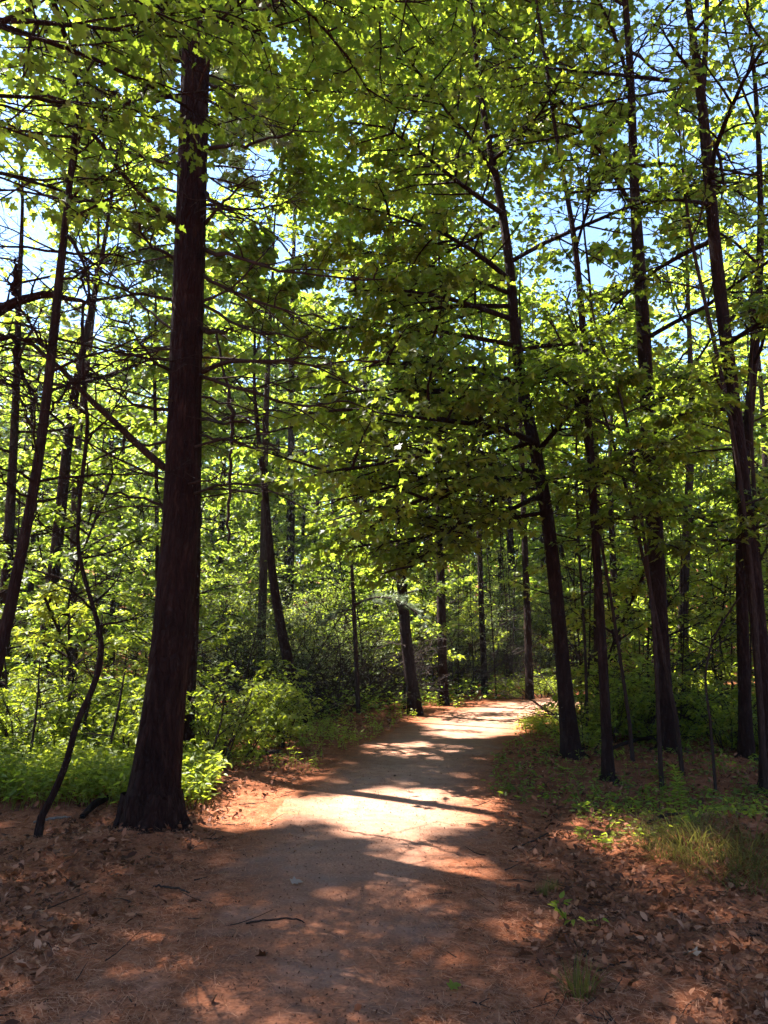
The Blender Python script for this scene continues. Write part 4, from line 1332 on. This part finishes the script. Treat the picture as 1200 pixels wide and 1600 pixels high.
# dead leaves
x, y = scatter(75000, 2.3, 16, 1.5)
pd = path_dist(x, y)
den = np.clip((pd - .02) / .5, 0, 1) * (.25 + fbm(x * .7 + 5, y * .7, 71)) + .006
den = den * np.where(x > 0, 1.0, .85)
k = rg.random(len(x)) < den * 1.15 * np.clip(fbm(x * 2.2, y * 2.2, 77) * 2.8 - .6, .12, 1.6)
x, y = x[k], y[k]
az = rg.uniform(0, 6.28, len(x))
f = np.stack([np.cos(az), np.sin(az), rg.normal(0, .28, len(x))], 1)
nr = rg.normal(0, .6, (len(x), 3)); nr[:, 2] = 1
sz = .018 + .05 * rg.random(len(x)) ** 1.6
p = np.stack([x, y, H(x, y) + rg.uniform(.006, .03, len(x))], 1)
half = rg.random(len(x)) < .5
T_CURL = fold_template([(.30, .25), (.28, .62)], .55, -.35)
T_CURL2 = fan_template([(.34, -.04), (.24, .17), (.50, .38), (.18, .46), (.2, .7), (0, 1)], (0, .28), .45, .3)
mb = leaves(MB(), p[half], f[half], unit(nr[half]), sz[half], T_CURL)
leaves(mb, p[~half], f[~half], unit(nr[~half]), sz[~half] * 1.1, T_CURL2)
tag(mb.build("leaf_litter", DEADLEAF), "brown curled dead leaves strewn over the forest floor beside the path", "leaves", kind="stuff")
print("dead leaves", len(x))

# twig litter
nT = 900
x, y = scatter(nT, 2.4, 12, 1.3)
k = (path_dist(x, y) > -.3) | (rg.random(nT) < .12)
x, y = x[k], y[k]
az = rg.uniform(0, 6.28, len(x))
st_ = np.stack([x, y, H(x, y) + .012], 1)
S_ = grow(st_, np.stack([np.cos(az), np.sin(az), rg.normal(.03, .05, len(x))], 1), .06 + .28 * rg.random(len(x)) ** 2, rg, 5, 0, .12)
tag(MB().tubes(S_, taper_r(S_, rg.uniform(.0015, .0045, len(x)), .001), 4).build("twig_litter", TWIGBARK), "small broken brown twigs strewn on the floor beside the path", "twigs", kind="stuff")

# grit and crumbs on the path
x, y = scatter(60000, 2.3, 12, 1.6)
pd = path_dist(x, y)
k = (pd < .25) & (rg.random(len(x)) < .25 + .9 * fbm(x * 1.5, y * 1.5, 83))
x, y = x[k], y[k]
az = rg.uniform(0, 6.28, len(x)); f = np.stack([np.cos(az), np.sin(az), rg.normal(0, .3, len(x))], 1)
nr = rg.normal(0, .6, (len(x), 3)); nr[:, 2] = 1
mb = leaves(MB(), np.stack([x, y, H(x, y) + .02], 1), f, unit(nr), rg.uniform(.004, .015, len(x)), T_CURL)
tag(mb.build("path_crumb_litter", DEADLEAF), "tiny brown leaf crumbs sprinkled over the bare dirt path", "litter", kind="stuff")

# low herbs: sprigs of a few leaves on short stalks
def sprigs(name, label, x, y, m, size, hgt, nl, tpl=T_OVAL):
    n = len(x)
    base = np.stack([x, y, H(x, y)], 1)
    d = rg.normal(0, .35, (n, 3)); d[:, 2] = 1
    L = hgt * rg.uniform(.5, 1.3, n)
    S = grow(base, d, L, rg, 4, -.02, .1)
    mb = MB().tubes(S, np.full((n, 4), .0025), 3)
    lv = leafify(S, nl, rg, size, .3, size * .4, .35, .2)
    leaves(mb, *lv, tpl)
    return tag(mb.build(name, m), label, "undergrowth", kind="stuff")


def by_px(n, x0, x1, y0, y1, pw=1.0):
    px = rg.uniform(x0, x1, n); py = y0 + (y1 - y0) * rg.random(n) ** pw
    G = np.array([gnd(a_, b_) for a_, b_ in zip(px, py)])
    return G[:, 0], G[:, 1]


x, y = by_px(5200, -120, 330, 1075, 1268, .9)
k = rg.random(len(x)) < np.clip((y - 6.6) / 1.6, .06, 1)
sprigs("undergrowth", "bright green low herbs covering the ground left of the thick pine", x[k], y[k], HERB, .07, .34, 7)
x, y = by_px(3600, 300, 900, 1085, 1215, .8)
pd = path_dist(x, y)
_ci = np.argmin(np.hypot(x[:, None] - CEN[None, :, 0], y[:, None] - CEN[None, :, 1]), 1)
_left = ((x - CEN[_ci, 0]) * nor[_ci, 0] + (y - CEN[_ci, 1]) * nor[_ci, 1]) > 0
k = (pd > .03) & _left & (x < 3.2) & (rg.random(len(x)) < np.clip(1.3 - pd / 3.5, .25, 1)) & (y > 8.6 - 3 * 0) & ((y > 9.3) | (x < -1.2))
k &= rg.random(len(x)) < np.clip(fbm(x * .8, y * .8, 17) * 2 - .45, 0.05, 1)
sprigs("verge_herbs", "low green herbs along the left verge of the path", x[k], y[k], HERB, .055, .2, 6)
x, y = by_px(500, 812, 905, 1110, 1150, 1)
k = path_dist(x, y) > -.12
sprigs("verge_grass_herbs", "sunlit green herbs on the inside of the path bend, left of the leaning maple", x[k], y[k], HERB, .06, .24, 6)
x, y = by_px(1400, 760, 1260, 1150, 1275, 1)
k = (path_dist(x, y) > .05) & (rg.random(len(x)) < np.where(y > 8.4, .5, .16))
sprigs("shade_herbs", "sparse dark green herbs in the shade at the feet of the right-hand trees", x[k], y[k], FOREST, .06, .12, 5)
x, y = by_px(260, 900, 1250, 1240, 1330, 1)
k = path_dist(x, y) > .4
sprigs("mound_herbs", "small green seedlings scattered round the grassy mound", x[k], y[k], HERB, .055, .08, 4)


# green floor of the woods farther back
nF = 17000
y = rg.uniform(12, 60, nF); x = rg.uniform(-1, 1, nF) * (y * .56 + 2)
k = (path_dist(x, y) > .5) & ((y > 15) | (x < -3)) & (rg.random(nF) < np.clip(fbm(x * .3, y * .3, 41) * 2.6 - .2, .3, 1))
x, y = x[k], y[k]
big = .55 + y / 60
n_ = len(x)
base_ = np.stack([x, y, H(x, y)], 1); d_ = rg.normal(0, .4, (n_, 3)); d_[:, 2] = 1
S_ = grow(base_, d_, .45 * rg.uniform(.5, 1.5, n_), rg, 4, -.02, .1)
pos, f, nr, sz = leafify(S_, 8, rg, .10, .2, .1, .35, .2)
tag(leaves(MB(), pos, f, nr, sz * np.repeat(big, 8), T_FAR).build("woodland_undergrowth", FOREST), "patchy green undergrowth on the floor of the woods far behind", "undergrowth", kind="stuff")


# grass tufts as things
def proto_grass(n, h, seed, spread=.16, flop=.6):
    rg_ = np.random.default_rng(seed)
    az = rg_.uniform(0, 6.28, n); tilt = np.abs(rg_.normal(flop, .25, n))
    st = np.stack([np.cos(az) * spread * rg_.random(n), np.sin(az) * spread * rg_.random(n), np.full(n, -.01)], 1)
    B = grow(st, np.stack([np.cos(az) * np.sin(tilt), np.sin(az) * np.sin(tilt), np.cos(tilt)], 1), h * rg_.uniform(.5, 1.1, n), rg_, 6, -.22, .06)
    wd = np.linspace(1, .1, 6)[None, :, None] * .0042
    T = B[:, -1] - B[:, 0]; s = unit(np.cross(T, [0, 0, 1.0]) + 1e-6)[:, None]
    V = np.stack([B - s * wd, B + s * wd], 2).reshape(n, 12, 3)
    q0 = np.array([[2 * k, 2 * k + 1, 2 * k + 3, 2 * k + 2] for k in range(5)])
    return MB().add(V.reshape(-1, 3), (q0[None] + (np.arange(n) * 12)[:, None, None]).reshape(-1, 4))


gp = [proto_grass(120, .36, 1, .26, .85).build("sedge_tuft", GRASSM), proto_grass(90, .30, 2, .22, .9).build("sedge_tuft", GRASSM), proto_grass(90, .2, 3, .07, .35).build("grass_tuft", GRASSM)]
used = [False] * 3


def put_grass(i, px, py, rz, sc, label, group=None):
    g = gnd(px, py)
    o = gp[i] if not used[i] else gp[i].copy()
    if used[i]: COL.objects.link(o)
    used[i] = True
    # follow the terrain along the view ray so that the tuft stands where it is seen
    d = ray(px, py); t = 2.0
    for _ in range(4000):
        p_ = np.array([0, 0, EYE]) + d * t
        if p_[2] < H1(p_[0], p_[1]): break
        t += .02
    o.location = (p_[0], p_[1], H1(p_[0], p_[1]) - .005); o.rotation_euler = (0, 0, rz); o.scale = (sc,) * 3
    o["label"] = label; o["category"] = "grass tuft"
    if group: o["group"] = group
    return o


SED = [(1010, 1318), (1050, 1300), (1095, 1305), (1130, 1318), (1165, 1330), (1195, 1345), (1080, 1345), (1120, 1362), (1160, 1378), (1190, 1390), (1040, 1335), (1100, 1330), (1145, 1350), (1210, 1365), (1070, 1320), (1180, 1310)]
for i, (px, py) in enumerate(SED):
    put_grass(i % 2, px, py, i * 1.3, .8 + .35 * ((i * 37) % 10) / 10, "drooping olive sedge tuft on the grassy mound at the right", "sedge tufts on the grassy mound")
put_grass(2, 906, 1558, .3, 1.0, "small lone grass tuft in the leaf litter low in the picture", None)
put_grass(2, 862, 1392, 1.9, .55, "tiny green grass tuft beside the path's right edge near pale seedlings")
put_grass(2, 848, 1400, 4.0, .5, "tiny grass sprig next to the path edge, close beside another tuft")


def seedling(name, label, px, py, hgt, nst, leaf, size, tpl, nl=5, lean=.3, seed=0):
    rs = np.random.default_rng(seed)
    g = gnd(px, py); base = np.array([g[0], g[1], H1(g[0], g[1])])
    root = empty(name, base, label, "plant")
    d = rs.normal(0, lean, (nst, 3)); d[:, 2] = 1
    S = grow(np.repeat(base[None], nst, 0), d, hgt * rs.uniform(.8, 1.1, nst), rs, 6, -.04, .06)
    MB().tubes(S, taper_r(S, np.full(nst, .004), .0015), 5).build("stem", leaf if leaf is PALE else TWIGBARK, root)
    lv = leafify(S, nl, rs, size, .35, size * .2, .4, .2)
    leaves(MB(), *lv, tpl).build("foliage", leaf, root)


def spire(label, px, py, h):
    """upright seedling with whorls of narrow leaves"""
    g = gnd(px, py); base = np.array([g[0], g[1], H1(g[0], g[1])])
    root = empty("seedling", base, label, "plant")
    S = grow(base[None], np.array([[-.04, 0, 1.0]]), np.array([h]), rng, 10, .0, .03)
    MB().tubes(S, taper_r(S, [.007], .002), 5).build("stem", HERB, root)
    pos, f, sz = [], [], []
    for k in range(15):
        t = .12 + .86 * k / 14
        p_, _ = interp(S, np.array([[t]]))
        for j in range(5):
            a_ = k * .9 + j * 2 * math.pi / 5
            pos.append(p_[0, 0]); f.append([math.cos(a_), math.sin(a_), .25 + .9 * t ** 3]); sz.append(.115 * (1.1 - .55 * t))
    nr = np.tile([0, 0, 1.0], (len(pos), 1)) + rng.normal(0, .2, (len(pos), 3))
    leaves(MB(), np.array(pos), np.array(f), nr, np.array(sz), T_SLIM).build("foliage", HERB, root)


spire("upright seedling with whorls of narrow leaves on the shaded bank", 1064, 1252, .42)
seedling("seedling", "three-leaved seedling left of the whorled seedling on the bank", 1030, 1258, .16, 2, HERB, .12, T_SLIM, 4, .4, 1)
seedling("seedling", "broad-leaved seedling farthest left on the shaded bank", 985, 1262, .14, 3, HERB, .08, T_OVAL, 5, .5, 2)
seedling("seedling", "round-leaved seedling at the right end of the bank", 1186, 1276, .14, 3, HERB, .07, T_OVAL, 5, .4, 3)
seedling("seedling", "pale yellow-green seedling with drooping leaves, nearer the path", 886, 1442, .12, 3, HERB, .06, T_OVAL, 5, .5, 4)
seedling("seedling", "small two-leaved seedling to the right of the drooping pale seedling", 938, 1436, .09, 1, HERB, .065, T_OVAL, 3, .3, 5)
seedling("seedling", "tiny pale sprig above the drooping pale seedling", 878, 1412, .05, 2, HERB, .06, T_OVAL, 3, .5, 6)


# sticks, logs and single leaves
def stick(label, pts, m, lift=.012, cat_="stick", name="fallen_stick", fork=0):
    P = []
    for (x, y, wd) in pts:
        g = gnd(x, y); P.append([g[0], g[1], H1(g[0], g[1]) + lift + wd / 2 * g[1] / 1200])
    P = np.array(P); Rr = np.array([wd * .34 * p_[1] / 1200 for (_, _, wd), p_ in zip(pts, P)])
    Q, q = smooth_line(P, Rr, 16)
    Q[1:-1, 2] += np.abs(rng.normal(0, .004, 14))
    mb = MB().tubes(Q[None], q[None], 7)
    if fork:
        s = shoots(Q[None], fork, .3, .9, .7, .3, rng, 4, .5, 0)
        mb.tubes(s, taper_r(s, np.full(len(s), q.mean() * .5), .001), 4)
    return tag(mb.build(name, m), label, cat_)


stick("thin dark twig lying on the dirt path", [(384, 1449, 3.5), (420, 1444, 4), (462, 1442, 3.5), (476, 1448, 2.5)], TWIGBARK)
stick("pale peeling stick on the floor left of the thick pine's foot", [(52, 1288, 4), (85, 1284, 6), (112, 1280, 4)], PALEBARK)
stick("short brown log at the shrubs' edge beside the path", [(402, 1194, 8), (422, 1190, 10), (440, 1187, 8)], GREYBARK, name="fallen_log", cat_="log")
stick("dark rotting log beside the thick pine's left foot", [(128, 1283, 12), (148, 1270, 17), (168, 1262, 12)], MAPLEBARK, name="fallen_log", cat_="log")
stick("dark broken stick lying on the grassy mound", [(1014, 1322, 6), (1040, 1308, 7), (1064, 1296, 5)], MAPLEBARK, .1)
stick("long fallen branch lying behind the slim maple's foot", [(958, 1190, 8), (990, 1178, 8), (1045, 1172, 8), (1090, 1172, 6)], MAPLEBARK, .08, name="fallen_branch", cat_="branch", fork=3)
stick("short dark twig on the litter left of the path", [(240, 1388, 4), (275, 1394, 5), (296, 1400, 3)], TWIGBARK)
stick("slender twig in the leaf litter at lower right", [(930, 1530, 3), (965, 1512, 4), (985, 1508, 3)], TWIGBARK)
stick("grey twig on the litter between thick pine and path", [(322, 1245, 3), (350, 1232, 4), (372, 1228, 3)], GREYBARK)
stick("rust brown twig at the right border of the path", [(800, 1330, 3), (830, 1318, 4), (862, 1300, 3)], TWIGBARK)


def single_leaf(label, px, py, size, m, rz, tpl=T_CURL2):
    g = gnd(px, py)
    f = np.array([[math.cos(rz), math.sin(rz), .1]])
    mb = leaves(MB(), np.array([[g[0], g[1], H1(g[0], g[1]) + .035]]), f, unit(np.array([[.1, -.35, 1.0]])), np.array([size]), tpl)
    tag(mb.build("fallen_leaf", m), label, "leaf")


single_leaf("pale maple leaf lying alone on the dirt path", 455, 1388, .085, PALE, .4)
single_leaf("grey-white leaf in the litter at lower right", 1090, 1508, .10, PALE, 2.0)
single_leaf("pale tan leaf beside the seedlings on the sunny litter", 986, 1312, .08, PALE, 1.2)
single_leaf("green fresh leaf fallen on the path's lower edge", 702, 1556, .07, HERB, .5)
print("objects", len(bpy.data.objects), "verts", sum(len(m_.vertices) for m_ in bpy.data.meshes))

# thin haze added to lift the upper canopy and give depth
hb = MB().add([(x_, y_, z_) for x_ in (-130, 130) for y_ in (-20, 150) for z_ in (-1.5, 34)], [[0, 1, 3, 2], [4, 6, 7, 5], [0, 4, 5, 1], [2, 3, 7, 6], [0, 2, 6, 4], [1, 5, 7, 3]])
hm = bpy.data.materials.new("haze")
hm.use_nodes = True
hn = hm.node_tree
hn.nodes.clear()
pv = hn.nodes.new("ShaderNodeVolumePrincipled")
pv.inputs["Density"].default_value = .0004
pv.inputs["Color"].default_value = (.86, .94, 1, 1)
pv.inputs["Anisotropy"].default_value = .3
ho = hn.nodes.new("ShaderNodeOutputMaterial")
hn.links.new(pv.outputs[0], ho.inputs["Volume"])
tag(hb.build("haze", hm, smooth=False), kind="stuff")
